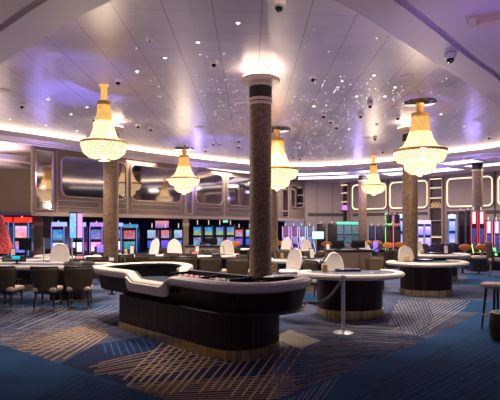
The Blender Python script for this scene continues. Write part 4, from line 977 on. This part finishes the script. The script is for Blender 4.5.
def orange_stool():
    t = empty('slot_stool', label='o', cat='stool')
    b = MB(); b.lathe([(0.26, 0), (0.26, 0.02), (0.05, 0.04), (0.04, 0.10)], 28); b.build('base', M['black'], t)
    b = MB(); b.lathe([(0.04, 0.05), (0.04, 0.62)], 14); b.build('pole', M['darkwood'], t)
    b = MB(); b.lathe([(0.001, 0.60), (0.26, 0.61), (0.31, 0.65), (0.31, 0.70), (0.27, 0.74), (0.001, 0.75)], 32); b.build('seat', M['beige'], t)
    b = MB(); b.box((0, 0.24, 0.86), (0.07, 0.025, 0.30)); b.build('back_stem', M['frame'], t, smooth=False)
    b = MB(); b.lathe([(0.001, -0.03), (0.15, -0.03), (0.24, -0.018), (0.26, 0), (0.24, 0.018), (0.15, 0.03), (0.001, 0.03)], 32, sy=0.50)
    b.v = [(x, 0.25 + z + 0.25 * x * x, 1.08 + y) for x, y, z in b.v]; b.build('backrest', M['orange'], t); return t
for px, d, rz, lb in [(462.5, 19.6, 180, 'left of the right-hand pair, before the tall red slots'), (479, 19.6, 180, 'right of the right-hand pair, before the tall red slots'),
                      (386.3, 22.0, 180, 'left of the pair left of the right-hand column'), (398, 22.8, 180, 'touching the left side of the right-hand column'), (375.5, 25.5, 180, 'distant, right of the thin back column'), (367.5, 25.0, 180, 'distant, at the foot of the thin back column'),
                      (325.5, 23.6, 180, 'distant, right of the bright white monitor'), (335.5, 24.4, 180, 'distant, before the teal-topped slots'), (277.5, 25.0, 180, 'distant, beside the big column before the neon slots'), (236, 24.1, 180, 'distant, left of the big column before the blue slots')]:
    place('ostool', orange_stool, (at(px, d), d, 0), R(rz), 'orange-backed stool, ' + lb, 'orange-backed stools', 0.97)

def slot_chair():
    t = empty('slot_chair', label='s', cat='chair'); m = M.setdefault('plum', mat('plum_vinyl', (0.055, 0.03, 0.07), 0.45)); 
    b = MB(); b.lathe([(0.24, 0), (0.24, 0.02), (0.04, 0.05), (0.035, 0.45)], 20); b.build('pedestal', M['black'], t)
    b = MB(); b.box((0, 0, 0.52), (0.46, 0.44, 0.12), bev=0.04); b.build('seat', m, t)
    b = MB(); b.box((0, 0.24, 0.82), (0.44, 0.07, 0.62), rx=R(-8), bev=0.03, taper=0.85); b.build('backrest', m, t); return t
for px, d, lb in [(423, 21.5, 'first right of the right-hand column'), (432, 21.8, 'second right of the right-hand column'), (440, 22.0, 'third right of the right-hand column'), (447, 21.6, 'lit violet, left of the orange-backed stools'), (454, 21.8, 'close left of the orange-backed stools'),
                  (352, 23.6, 'before the teal-topped slots, left one'), (359, 23.2, 'before the teal-topped slots, middle one'), (366.5, 22.8, 'before the dark slots, right of the thin back column'), (378, 21.5, 'violet-lit, below the distant orange-backed stools'),
                  (203, 24.0, 'before the left of the four blue slots'), (214, 24.4, 'before the second blue slot'), (75, 17.6, 'under the standing display'), (100, 18.7, 'left of the left column before the bright slots'), (492, 22.0, 'before the rainbow-edged slots')]:
    place('schair', slot_chair, (at(px, d), d, 0), R(180 if px != 378 else 160), 'dark plum slot chair ' + lb, 'plum slot chairs', (0.72, 0.9, 1.0))
t = empty('lounge_chair', (at(497, 18.6), 18.6, 0), R(65), 'dark brown lounge chair with beige seat at the right picture edge', 'chair')
def f(u, v):
    a = 2 * u - 1; return (a * (0.34 - 0.04 * v), 0.28 + 0.10 * v - 0.18 * a * a, 0.45 + 0.85 * v)
b = MB(); b.grid(f, 10, 8); b.build('backrest', mat('chocolate_leather', (0.06, 0.025, 0.02), 0.5), t, solid=0.06)
b = MB(); b.box((0, 0, 0.62), (0.62, 0.56, 0.14), bev=0.05); b.build('seat', M['beige'], t)
for sx in (-1, 1):
    for sy in (-1, 1): b = MB(); b.tube([(sx * 0.24, sy * 0.20, 0.56), (sx * 0.27, sy * 0.25, 0)], [0.025, 0.015], 8); b.build('leg', M['brass'], t)

# foreground bar stools
def bar_stool():
    t = empty('bar_stool', label='b', cat='stool')
    b = MB(); b.lathe([(0.001, 0.755), (0.18, 0.755), (0.215, 0.78), (0.225, 0.81), (0.21, 0.835), (0.001, 0.845)], 36); b.build('seat', M['beige'], t)
    for k in range(4):
        a = R(45 + 90 * k); b = MB(); b.tube([(0.14 * math.cos(a), 0.14 * math.sin(a), 0.76), (0.21 * math.cos(a), 0.21 * math.sin(a), 0)], [0.020, 0.015], 10); b.build('leg', M['darkwood'], t)
    b = MB(); b.sweep([(0.195 * math.cos(q * math.pi / 14), 0.195 * math.sin(q * math.pi / 14), 0.28) for q in range(28)], [(-0.009, -0.009), (0.009, -0.009), (0.009, 0.009), (-0.009, 0.009)]); b.build('foot_ring', M['brass'], t)
    return t
place('bar', bar_stool, (at(496, 8.75), 8.75, 0), R(10), 'beige round-seated bar stool with dark legs and brass foot ring, at the right edge', 'bar stools', (1.1, 1.1, 1.0))
place('bar', bar_stool, (at(518, 9.8), 9.8, 0), R(30), 'beige bar stool mostly outside the right picture edge', 'bar stools')
t = empty('ottoman', (at(507, 8.0), 8.0, 0), 0, 'dark woven round ottoman with brass rim at the lower right edge', 'ottoman')
b = MB(); b.lathe([(0.19, 0), (0.24, 0.05), (0.265, 0.22), (0.25, 0.40), (0.22, 0.44)], 32); b.build('body', mat('charcoal_weave', (0.022, 0.015, 0.013), 0.9, bump=(60, 0.8)), t)
b = MB(); b.lathe([(0.23, 0.43), (0.245, 0.445), (0.23, 0.46), (0.21, 0.45)], 32); b.build('rim', M['brass'], t)
b = MB(); b.lathe([(0.001, 0.47), (0.18, 0.465), (0.22, 0.445), (0.21, 0.43)], 32); b.build('cushion', M['darkwood'], t)

# ---------------------------------------------------------------- podiums, monitors, small things
def podium(px, d, w_, dp, h_, rz, lb, fm):
    t = empty('pit_podium', (at(px, d), d, 0), R(rz), lb, 'podium')
    b = MB(); b.box((0, 0, (h_ - 0.06) / 2 + 0.04), (w_ - 0.08, dp - 0.08, h_ - 0.10)); b.build('body', fm, t, smooth=False)
    b = MB(); b.box((0, 0, h_ - 0.03), (w_, dp, 0.06), bev=0.015); b.build('worktop', M['black'], t)
    b = MB(); b.box((0, 0, 0.04), (w_ - 0.14, dp - 0.14, 0.08)); b.build('plinth', M['darkwood'], t, smooth=False)
    b = MB(); b.box((w_ * 0.2, -dp / 2 + 0.035, h_ * 0.55), (0.012, 0.012, h_ * 0.8)); b.box((-w_ * 0.2, -dp / 2 + 0.035, h_ * 0.55), (0.012, 0.012, h_ * 0.8)); b.build('panel_joint', M['joint'], t, smooth=False)
M['oak2'] = mat('beige_laminate', (0.36, 0.26, 0.21), 0.5, noise=(5, 0.1))
M['oak'] = mat('taupe_laminate', (0.20, 0.14, 0.115), 0.5, noise=(5, 0.1))
podium(347.5, 15.85, 1.40, 0.7, 1.12, 3, 'dark-topped pit podium with taupe sides behind the nearest blackjack table', M['oak'])
podium(208, 19.6, 1.75, 0.7, 1.12, -3, 'pit podium with beige front before the four blue slot machines', M['oak2'])
def mon(px, d, z, w_, h_, lb, mt=None, back=True, rz=0, base=None):
    return smallscreen('monitor', lb, at(px, d), d, z, w_, h_, mt, R(rz), back=back, base_z=base)
mon(358.5, 15.8, 1.17, 0.42, 0.24, 'black monitor on the right of the dark-topped podium', base=1.124)
mon(338, 15.8, 1.17, 0.40, 0.24, 'black monitor on the left of the dark-topped podium', base=1.124)
mon(211, 19.6, 1.17, 0.50, 0.24, 'black monitor on the podium with the beige front', base=1.124)
mon(25, 15.8, 1.10, 0.40, 0.38, 'black monitor back at the left before the red-topped slot', base=0.0)
SC['white'] = screen('screen_white', (0.75, 1.0, 0.95), (0.55, 0.95, 1.0), 1.3, 20, 0.12)
mon(318, 21.5, 1.32, 0.52, 0.34, 'bright white-green monitor on a stand in the middle of the floor', SC['white'], False, base=0.0)
SC['lav'] = screen('screen_lav', (0.6, 0.4, 1.0), (0.4, 0.25, 0.9), 0.9, 8, 0.15)
mon(375.5, 19.8, 0.85, 0.22, 0.42, 'violet-lit upright screen right of the dark-topped podium', SC['lav'], False, base=0.0)
SC['pinksm'] = screen('screen_rose', (1.0, 0.45, 0.42), (0.9, 0.35, 0.4), 0.9, 20, 0.1)
mon(79.5, 13.1, 0.98, 0.22, 0.10, 'small rose-lit screen at the right end of the roulette table', SC['pinksm'], False, base=0.892, rz=0)
mon(195, 16.4, 0.90, 0.26, 0.12, 'small rose-lit screen on the table behind the brown chairs', SC['pinksm'], False, base=0.892)
mon(101.5, 17.0, 0.95, 0.34, 0.30, 'dark blue lit screen at the left foot of the left column', SC['lav'], False, base=0.0)
mon(111.5, 13.5, 0.9, 0.16, 0.12, 'small white display card by the foot of the left column', emit('card_white', (1, 0.85, 0.75), 0.55), False, base=0.0)
# standing three-sided display
t = empty('standing_display', (at(76, 14.8), 14.8, -0.03), R(-18), 'tall standing display with pale blue and pink faces on a pole, left', 'display sign')
b = MB(); b.box((0, 0, 1.90), (0.27, 0.27, 0.80), bev=0.01); b.build('housing', M['black'], t)
b = MB(); b.box((0, -0.138, 1.90), (0.22, 0.006, 0.72)); b.build('front_screen', screen('s_blue', (0.45, 0.7, 0.95), (0.35, 0.6, 0.9), 1.0, 14, 0.3), t, smooth=False)
b = MB(); b.box((0.138, 0, 1.90), (0.006, 0.22, 0.72)); b.build('side_screen', emit('s_pink', (0.95, 0.35, 0.75), 1.0), t, smooth=False)
b = MB(); b.lathe([(0.16, 0), (0.16, 0.02), (0.03, 0.04), (0.025, 1.5)], 16); b.build('pole', M['black'], t)
# red sequinned cone at the left
redm = speckle('red_sequins', (0.25, 0.01, 0.02), (0.95, 0.12, 0.10), 38, 0.25)
t = empty('red_sequin_cone', (at(0, 16.0), 16.0, 0), 0, 'tall red sequinned cone decoration at the left picture edge', 'decoration')
b = MB(); b.lathe([(0.46, 1.0), (0.36, 1.3), (0.20, 1.8), (0.10, 2.1), (0.001, 2.25)], 24); b.build('cone', redm, t)
b = MB(); b.lathe([(0.16, 0), (0.16, 0.04), (0.06, 0.06), (0.06, 1.02)], 20); b.build('stand', M['black'], t)
# clear divider
gl = mat('clear_acrylic', (0.6, 0.7, 1.0), 0.05, trans=0.9)
t = empty('acrylic_divider', (at(58, 14.2), 14.2, 0), 0, 'clear acrylic divider standing behind the white dealer chair, left', 'divider')
b = MB(); b.box((0, 0, 1.36), (0.82, 0.012, 0.32)); b.build('sheet', gl, t, smooth=False)
for sx in (-1, 1): b = MB(); b.box((sx * 0.40, 0, 0.76), (0.03, 0.03, 1.52)); b.build('post', M['chrome'], t, smooth=False)
# dark curtain and poster behind the middle slots
t = empty('curtain', (at(140.5, 23.6), 23.6, 0), R(12), 'deep blue pleated curtain beside the middle slot machines', 'curtain')
def f(u, v): return (-0.28 + 0.56 * u, 0.04 * math.sin(u * 34), 0.05 + 2.1 * v)
b = MB(); b.grid(f, 40, 2); b.build('cloth', mat('blue_velvet', (0.01, 0.035, 0.20), 0.8), t, solid=0.01)
b = MB(); b.tube([(-0.3, 0, 2.16), (0.3, 0, 2.16)], 0.015); b.build('rail', M['black'], t)
t = empty('poster', (at(162, 25.0), 25.0, 1.78), R(10), 'pink and violet lit poster above the middle slot machines', 'poster')
b = MB(); b.box((0, 0, 0.2), (0.72, 0.05, 0.42)); b.build('frame', M['black'], t, smooth=False)
b = MB(); b.box((0, -0.03, 0.2), (0.66, 0.01, 0.36)); b.build('print', screen('poster_print', (0.9, 0.45, 0.6), (0.5, 0.25, 0.8), 0.7, 4, 0.25), t, smooth=False)
b = MB(); b.box((0, 0.05, 0.42), (0.05, 0.04, 0.1)); b.build('hanger', M['black'], t, smooth=False)
t = empty('exit_sign', (at(225.5, 24.0), 24.0, 2.05), 0, 'small green emergency sign hanging under the wall above the blue slots', 'sign')
b = MB(); b.box((0, 0, 0.07), (0.24, 0.04, 0.13)); b.build('housing', M['domewhite'], t, smooth=False)
b = MB(); b.box((0, -0.023, 0.07), (0.21, 0.006, 0.10)); b.build('face', emit('exit_green', (0.2, 1.0, 0.6), 0.9), t, smooth=False)
b = MB(); b.box((0, 0, 0.16), (0.02, 0.02, 0.08)); b.build('hanger', M['black'], t, smooth=False)

# ---------------------------------------------------------------- slot machines
NE = {}
def neon(c, s=2.0):
    k = (c, s)
    if k not in NE: NE[k] = emit('neon', c, s)
    return NE[k]
def slot_box(body, up, lo, topm=None, edge=None, h_=2.0, belly=None, candle=True, wide=0.56):
    def mk():
        t = empty('slot_machine', label='s', cat='slot machine'); w_ = wide; k = h_ / 2.0
        b = MB(); b.box((0, 0.06, 0.36 * k), (w_, 0.50, 0.72 * k), bev=0.02); b.box((0, 0.12, 1.28 * k), (w_, 0.34, 1.16 * k), bev=0.02); b.build('cabinet', body, t)
        b = MB(); b.box((0, -0.16, 0.76 * k), (w_, 0.22, 0.06), rx=R(8), bev=0.015); b.build('button_deck', M['cabgrey'], t)
        b = MB(); b.box((0, -0.195, 0.42 * k), (w_ * 0.72, 0.012, 0.36 * k)); b.build('belly_panel', belly or M['cabblue'], t, smooth=False)
        b = MB(); b.box((0, -0.062, 1.06 * k), (w_ * 0.74, 0.02, 0.36 * k)); b.build('lower_screen', lo, t, smooth=False)
        b = MB(); b.box((0, -0.062, 1.55 * k), (w_ * 0.74, 0.02, 0.38 * k)); b.build('upper_screen', up, t, smooth=False)
        if topm: b = MB(); b.box((0, 0.06, 1.94 * k), (w_ * 0.96, 0.26, 0.16 * k), bev=0.02); b.build('topper', topm, t)
        if edge:
            for sx in (-1, 1): b = MB(); b.box((sx * w_ * 0.48, -0.06, 1.32 * k), (0.025, 0.02, 1.08 * k)); b.build('edge_light', edge, t, smooth=False)
        if candle: b = MB(); b.lathe([(0.02, 1.86 * k), (0.022, 2.07 * k), (0.001, 2.08 * k)], 10); b.build('candle', neon((1.0, 0.8, 0.6), 0.8), t)
        return t
    return mk
def slot_curve(body, up, lo, edge, h_=1.95, top=None, wide=0.50, back=False):
    def mk():
        t = empty('slot_machine', label='s', cat='slot machine'); w_ = wide; k = h_ / 1.95
        pr = [(-0.24, 0), (0.26, 0), (0.26, 0.7), (0.20, 1.9), (0.10, 1.9), (0.06, 1.35), (0.0, 1.0), (-0.14, 0.80), (-0.26, 0.72)]
        b = MB(); n = len(pr); vs = [(-w_ / 2, y, z * k) for y, z in pr] + [(w_ / 2, y, z * k) for y, z in pr]
        b.add(vs, [tuple(range(n)), tuple(range(n, 2 * n))[::-1]] + [(i, (i + 1) % n, n + (i + 1) % n, n + i) for i in range(n)]); b.build('cabinet', body, t, smooth=False)
        cv = [(-0.16, 0.82), (-0.03, 1.0), (0.03, 1.35), (0.07, 1.88)]
        for sx in (-1, 1): b = MB(); b.tube([(sx * w_ * 0.5, y - 0.02, z * k) for y, z in [(-0.26, 0.30), (-0.27, 0.70)] + cv], 0.022, 8); b.build('edge_light', edge, t)
        b = MB(); W = w_ * 0.42; b.add([(-W, -0.045, 0.99 * k), (W, -0.045, 0.99 * k), (W, 0.038, 1.36 * k), (-W, 0.038, 1.36 * k)], [(0, 1, 2, 3)]); b.build('lower_screen', lo, t, smooth=False, solid=0.01)
        b = MB(); b.add([(-W, 0.045, 1.40 * k), (W, 0.045, 1.40 * k), (W, 0.085, 1.86 * k), (-W, 0.085, 1.86 * k)], [(0, 1, 2, 3)]); b.build('upper_screen', up, t, smooth=False, solid=0.01)
        b = MB(); b.box((0, -0.20, 0.765 * k), (w_ * 0.86, 0.16, 0.035), rx=R(18), bev=0.01); b.build('button_deck', M['cabgrey'], t)
        if top: b = MB(); b.box((0, 0.14, 1.96 * k), (w_, 0.20, 0.14), bev=0.03); b.build('topper', top, t)
        b = MB(); b.lathe([(0.02, 1.88 * k), (0.02, 2.04 * k), (0.001, 2.05 * k)], 10, (0, 0.15, 0)); b.build('candle', neon((1, 0.9, 0.9), 0.9), t)
        return t
    return mk
S = lambda n, a, b_, s, sc=12, sat=0.4: screen(n, a, b_, s, sc, sat)
red_m = slot_box(M['cab'], S('scr_a', (1.0, 0.7, 0.9), (0.9, 0.4, 0.5), 0.9), S('scr_b', (0.9, 0.3, 0.5), (0.3, 0.4, 1.0), 0.9), S('scr_red', (1.0, 0.06, 0.05), (1.0, 0.10, 0.05), 1.3, 9, 0.12), neon((0.1, 0.35, 1.0), 0.8), 2.15)
bright_m = slot_box(M['cab'], S('scr_c', (0.15, 0.35, 0.85), (0.2, 0.6, 0.8), 0.75), S('scr_d', (0.75, 0.85, 1.0), (0.9, 0.6, 1.0), 1.6, 6, 0.08), neon((0.35, 0.4, 1.0), 1.2), neon((0.35, 0.25, 1.0), 1.0), 2.0, neon((0.08, 0.10, 0.9), 0.5))
brightp_m = slot_box(M['cab'], S('scr_c2', (0.15, 0.3, 0.7), (0.4, 0.5, 0.8), 0.75), S('scr_d2', (1.0, 0.35, 0.9), (0.95, 0.7, 1.0), 1.5, 6, 0.08), neon((0.5, 0.25, 1.0), 1.0), neon((0.45, 0.2, 1.0), 1.0), 2.0, neon((0.1, 0.08, 0.9), 0.45))
mono_m = slot_box(M['cab'], S('scr_e', (0.75, 0.15, 0.2), (0.6, 0.3, 0.45), 0.8), S('scr_f', (0.2, 0.6, 0.6), (0.1, 0.4, 0.6), 0.7), S('scr_t', (0.1, 0.3, 0.8), (0.1, 0.5, 0.7), 0.7, 10, 0.4), neon((0.1, 0.25, 1.0), 1.0), 1.95, wide=0.66)
blue_m = slot_box(M['cab'], S('scr_g', (0.05, 0.30, 0.85), (0.5, 0.6, 0.2), 0.9, 9, 0.3), S('scr_h', (0.4, 0.35, 0.7), (0.3, 0.55, 0.6), 0.8, 10, 0.45), None, None, 2.12, wide=0.54)
pale_m = slot_box(M['cab'], S('scr_i', (0.6, 0.75, 0.85), (0.4, 0.5, 0.75), 0.8, 10, 0.3), S('scr_j', (0.15, 0.25, 0.9), (0.1, 0.2, 0.7), 0.8, 5, 0.1), None, None, 1.95, wide=0.52)
redpale_m = slot_box(M['cab'], S('scr_k', (0.9, 0.25, 0.3), (0.6, 0.5, 0.7), 0.8, 10, 0.35), S('scr_l', (0.4, 0.2, 0.9), (0.2, 0.2, 0.8), 0.8, 5, 0.1), None, None, 1.95, wide=0.52)
neon_m = slot_curve(M['cabblue'], S('scr_m', (0.35, 0.35, 0.5), (0.5, 0.3, 0.4), 0.55, 10, 0.3), S('scr_n', (0.25, 0.4, 0.8), (0.15, 0.2, 0.5), 0.6, 10, 0.25), neon((0.35, 0.5, 1.0), 1.8), 1.95)
neonp_m = slot_curve(M['cabblue'], S('scr_m2', (0.45, 0.3, 0.4), (0.4, 0.3, 0.4), 0.5, 10, 0.3), S('scr_n2', (0.3, 0.4, 0.8), (0.15, 0.2, 0.5), 0.6, 10, 0.25), neon((0.85, 0.25, 1.0), 1.8), 1.95)
teal_m = slot_curve(M['cab'], S('scr_o', (0.35, 0.42, 0.45), (0.3, 0.36, 0.42), 0.6, 9, 0.12), S('scr_p', (0.15, 0.3, 0.35), (0.2, 0.3, 0.35), 0.5, 14, 0.3), neon((0.1, 0.25, 0.4), 0.5), 2.05, neon((0.1, 0.85, 0.5), 1.1), wide=0.56)
def back_slot(hh, edge=None):
    def mk():
        t = empty('slot_machine', label='s', cat='slot machine')
        b = MB(); b.box((0, 0, 0.38), (0.56, 0.5, 0.76), bev=0.02); b.box((0, -0.08, 0.76 + (hh - 0.76) / 2), (0.52, 0.22, hh - 0.76), bev=0.05); b.build('cabinet', M['cab'], t)
        b = MB(); b.box((0, -0.194, hh - 0.45), (0.36, 0.012, 0.5), bev=0.004); b.build('rear_panel', M['joint'], t)
        b = MB(); b.lathe([(0.022, hh - 0.01), (0.022, hh + 0.10), (0.001, hh + 0.11)], 10); b.build('candle', neon((1, 0.85, 0.8), 0.9), t)
        if edge:
            for sx in (-1, 1): b = MB(); b.box((sx * 0.272, -0.02, 0.76 + (hh - 0.8) / 2), (0.02, 0.06, hh - 0.86)); b.build('edge_light', edge, t, smooth=False)
        return t
    return mk
back_m = back_slot(2.05); backb_m = back_slot(1.95, neon((0.15, 0.3, 1.0), 0.9)); tallback_m = back_slot(2.6)
def vneon(c):
    def mk():
        t = back_slot(1.9)(); e = neon(c, 1.3)
        b = MB(); b.box((0, -0.02, 2.18), (0.42, 0.10, 0.50), bev=0.03); b.build('topper', M['cab'], t)
        b = MB(); b.tube([(-0.12, -0.10, 2.48), (-0.32, -0.10, 2.46), (-0.27, -0.10, 2.22), (-0.20, -0.10, 1.98), (0.2, -0.10, 1.98), (0.24, -0.1, 2.1)], 0.022, 8); b.build('neon_tube', e, t)
        b = MB(); b.box((-0.275, -0.08, 1.2), (0.03, 0.05, 1.3)); b.build('edge_light', e, t, smooth=False)
        return t
    return mk
vg_m = vneon((0.35, 1.0, 0.25)); vr_m = vneon((1.0, 0.1, 0.25))
wb_m = slot_box(M['cabblue'], S('scr_q', (0.55, 0.65, 1.0), (0.3, 0.4, 1.0), 1.3, 9, 0.25), S('scr_r', (0.3, 0.4, 1.0), (0.6, 0.6, 1.0), 1.2, 9, 0.25), neon((0.6, 0.7, 1.0), 1.4), neon((0.2, 0.3, 1.0), 1.2), 2.45)
wp_m = slot_box(M['cabblue'], S('scr_q2', (0.8, 0.7, 1.0), (0.3, 0.3, 0.9), 1.2, 9, 0.3), S('scr_r2', (0.7, 0.7, 0.6), (0.6, 0.4, 1.0), 1.1, 9, 0.3), neon((0.9, 0.6, 1.0), 1.2), neon((0.5, 0.3, 1.0), 1.2), 2.15)
def tall_curve(e1, e2, sc_, hh):
    def mk():
        t = empty('slot_machine', label='s', cat='slot machine'); k = hh / 2.5
        b = MB(); b.box((0, 0.1, 0.38), (0.58, 0.5, 0.76), bev=0.02); b.box((0, 0.16, 0.76 + (hh - 0.76) / 2), (0.46, 0.12, hh - 0.78), bev=0.03); b.build('cabinet', M['cab'], t)
        b = MB(); b.box((0, 0.09, hh - 0.32), (0.22, 0.02, 0.50)); b.build('upper_screen', neon(sc_, 1.3), t, smooth=False)
        b = MB(); b.box((0, 0.09, hh * 0.53), (0.26, 0.02, hh * 0.34)); b.build('lower_screen', S('scr_tall', (0.1, 0.3, 0.7), (0.15, 0.12, 0.4), 0.5, 10, 0.25), t, smooth=False)
        for sx in (-1, 1):
            b = MB(); b.tube([(sx * 0.22, 0.06, hh - 0.06), (sx * 0.22, 0.06, hh * 0.52), (sx * 0.24, 0.0, hh * 0.44)], 0.020, 8); b.build('edge_light', neon(e1, 1.1), t)
            b = MB(); b.tube([(sx * 0.24, 0.0, hh * 0.44), (sx * 0.26, -0.10, hh * 0.36), (sx * 0.27, -0.2, hh * 0.30)], 0.032, 8); b.build('deck_light', neon(e2, 1.5), t)
        b = MB(); b.box((0, -0.20, 0.78), (0.52, 0.2, 0.05), rx=R(14), bev=0.01); b.build('button_deck', M['cabgrey'], t)
        b = MB(); b.lathe([(0.03, hh - 0.04), (0.03, hh + 0.12), (0.001, hh + 0.13)], 10, (0, 0.16, 0)); b.build('candle', neon((1, 0.9, 0.9), 0.9), t)
        return t
    return mk
tr_m = tall_curve((1.0, 0.04, 0.08), (0.6, 0.9, 0.1), (1.0, 0.75, 0.75), 2.55); tp_m = tall_curve((1.0, 0.2, 0.5), (0.2, 1.0, 0.35), (0.95, 0.8, 0.9), 2.15)
SLOTS = [('red', red_m, 2, 17.3, 8, 'slot machine with red lit top sign at the very left edge'), ('red', red_m, 22, 17.5, 6, 'slot machine with red lit top sign left of the brown pier'),
 ('bright', bright_m, 58.5, 18.6, 8, 'blue slot machine with glowing white lower screen behind the white dealer chair'), ('bright', bright_m, 78, 19.4, 8, 'slot machine with white glow half behind the standing display'), ('brightp', brightp_m, 96.5, 19.8, 6, 'slot machine with magenta glowing lower screen left of the left column'),
 ('bright', bright_m, 116, 21.2, 6, 'bright slot machine mostly behind the left column'), ('mono', mono_m, 130, 21.8, 6, 'black slot machine with blue edges and red screen right of the left column'),
 ('pale', pale_m, 152, 23.4, 8, 'pale-screened slot machine under the pink poster, left'), ('redpale', redpale_m, 165.5, 23.9, 8, 'red-screened slot machine under the pink poster'), ('pale', pale_m, 178.5, 24.2, 8, 'pale-screened slot machine left of the slim pier'),
 ('blue', blue_m, 197.5, 25.3, 4, 'blue-screened slot machine, first right of the slim pier'), ('blue', blue_m, 208.7, 25.7, 4, 'blue-screened slot machine, second right of the slim pier'), ('blue', blue_m, 219.8, 26.1, 4, 'blue-screened slot machine, third right of the slim pier'), ('blue', blue_m, 230.5, 26.5, 4, 'blue-screened slot machine, fourth right of the slim pier'),
 ('redpale', redpale_m, 239, 27.8, 4, 'small distant red-screened slot machine left of the big column'), ('pale', pale_m, 249.5, 28.0, 0, 'small distant pale-screened slot machine touching the big column'),
 ('neonp', neonp_m, 286, 25.9, -14, 'magenta neon-edged slot machine nearest the big column'), ('neonp', neonp_m, 294.5, 25.9, -14, 'second neon-edged slot machine right of the big column'), ('neon', neon_m, 302.5, 25.9, -14, 'third neon-edged slot machine, blue-white edges'), ('neon', neon_m, 310.5, 25.9, -14, 'fourth neon-edged slot machine, left of the bright monitor'),
 ('back', back_m, 321, 27.0, 0, 'black-backed slot machine behind the bright white monitor'), ('back', back_m, 332, 25.6, 0, 'black-backed slot machine left of the teal-topped row'),
 ('teal', teal_m, 340.5, 27.0, -6, 'teal-topped slot machine, left of its row of three'), ('teal', teal_m, 348.6, 27.0, -6, 'teal-topped slot machine, middle of its row of three'), ('teal', teal_m, 356, 27.6, -6, 'teal-topped slot machine next to the thin back column'),
 ('backb', backb_m, 371.5, 26.2, 8, 'dark slot machine with blue edges, first right of the thin back column'), ('backb', backb_m, 378.5, 26.4, 8, 'dark slot machine with blue edges, second right of the thin back column'), ('backb', backb_m, 384.5, 27.4, 8, 'dark slot machine, third right of the thin back column'),
 ('vg', vg_m, 389, 23.4, 10, 'dark slot machine with green neon curved topper'), ('vr', vr_m, 397, 23.4, 10, 'dark slot machine with red neon curved topper'), ('wb', wb_m, 403, 24.0, 0, 'tall blue-white lit slot machine against the right-hand column'),
 ('wp', wp_m, 420.5, 24.0, 4, 'bright violet slot machine just right of the right-hand column'), ('wp', wp_m, 427.5, 24.2, 4, 'bright violet slot machine left of the tall niche'),
 ('wb', wb_m, 452, 25.0, 15, 'tall slot machine seen from the side, left of the dark-backed group'), ('tallback', tallback_m, 460.5, 22.8, 0, 'tall black-backed slot machine, left of the dark pair'), ('tallback', tallback_m, 468, 22.0, 0, 'tall black-backed slot machine beside the red-edged ones'),
 ('tr', tr_m, 475, 20.8, 0, 'tall slot machine with red edge lights, left of the red pair'), ('tr', tr_m, 482.8, 20.8, 0, 'tall slot machine with red edge lights, right of the red pair'),
 ('tp', tp_m, 490, 21.4, 0, 'slot machine with pink and green edge lights, left of its pair'), ('tp', tp_m, 498, 21.4, 0, 'slot machine with pink and green edge lights at the right edge')]
WID = {'neon': 0.68, 'neonp': 0.68, 'teal': 0.74, 'blue': 0.92, 'bright': 0.92, 'brightp': 0.92, 'tr': 0.54, 'tp': 0.54, 'vg': 0.6, 'vr': 0.6, 'tallback': 0.55, 'backb': 0.6, 'wb': 0.6, 'wp': 0.55, 'back': 0.9}
for kind, mk, px, d, rz, lb in SLOTS:
    place('slot_' + kind, mk, (at(px, d), d, 0), R(-rz), lb, 'slot machines around the floor', (WID.get(kind, 1.0), 1, 1))
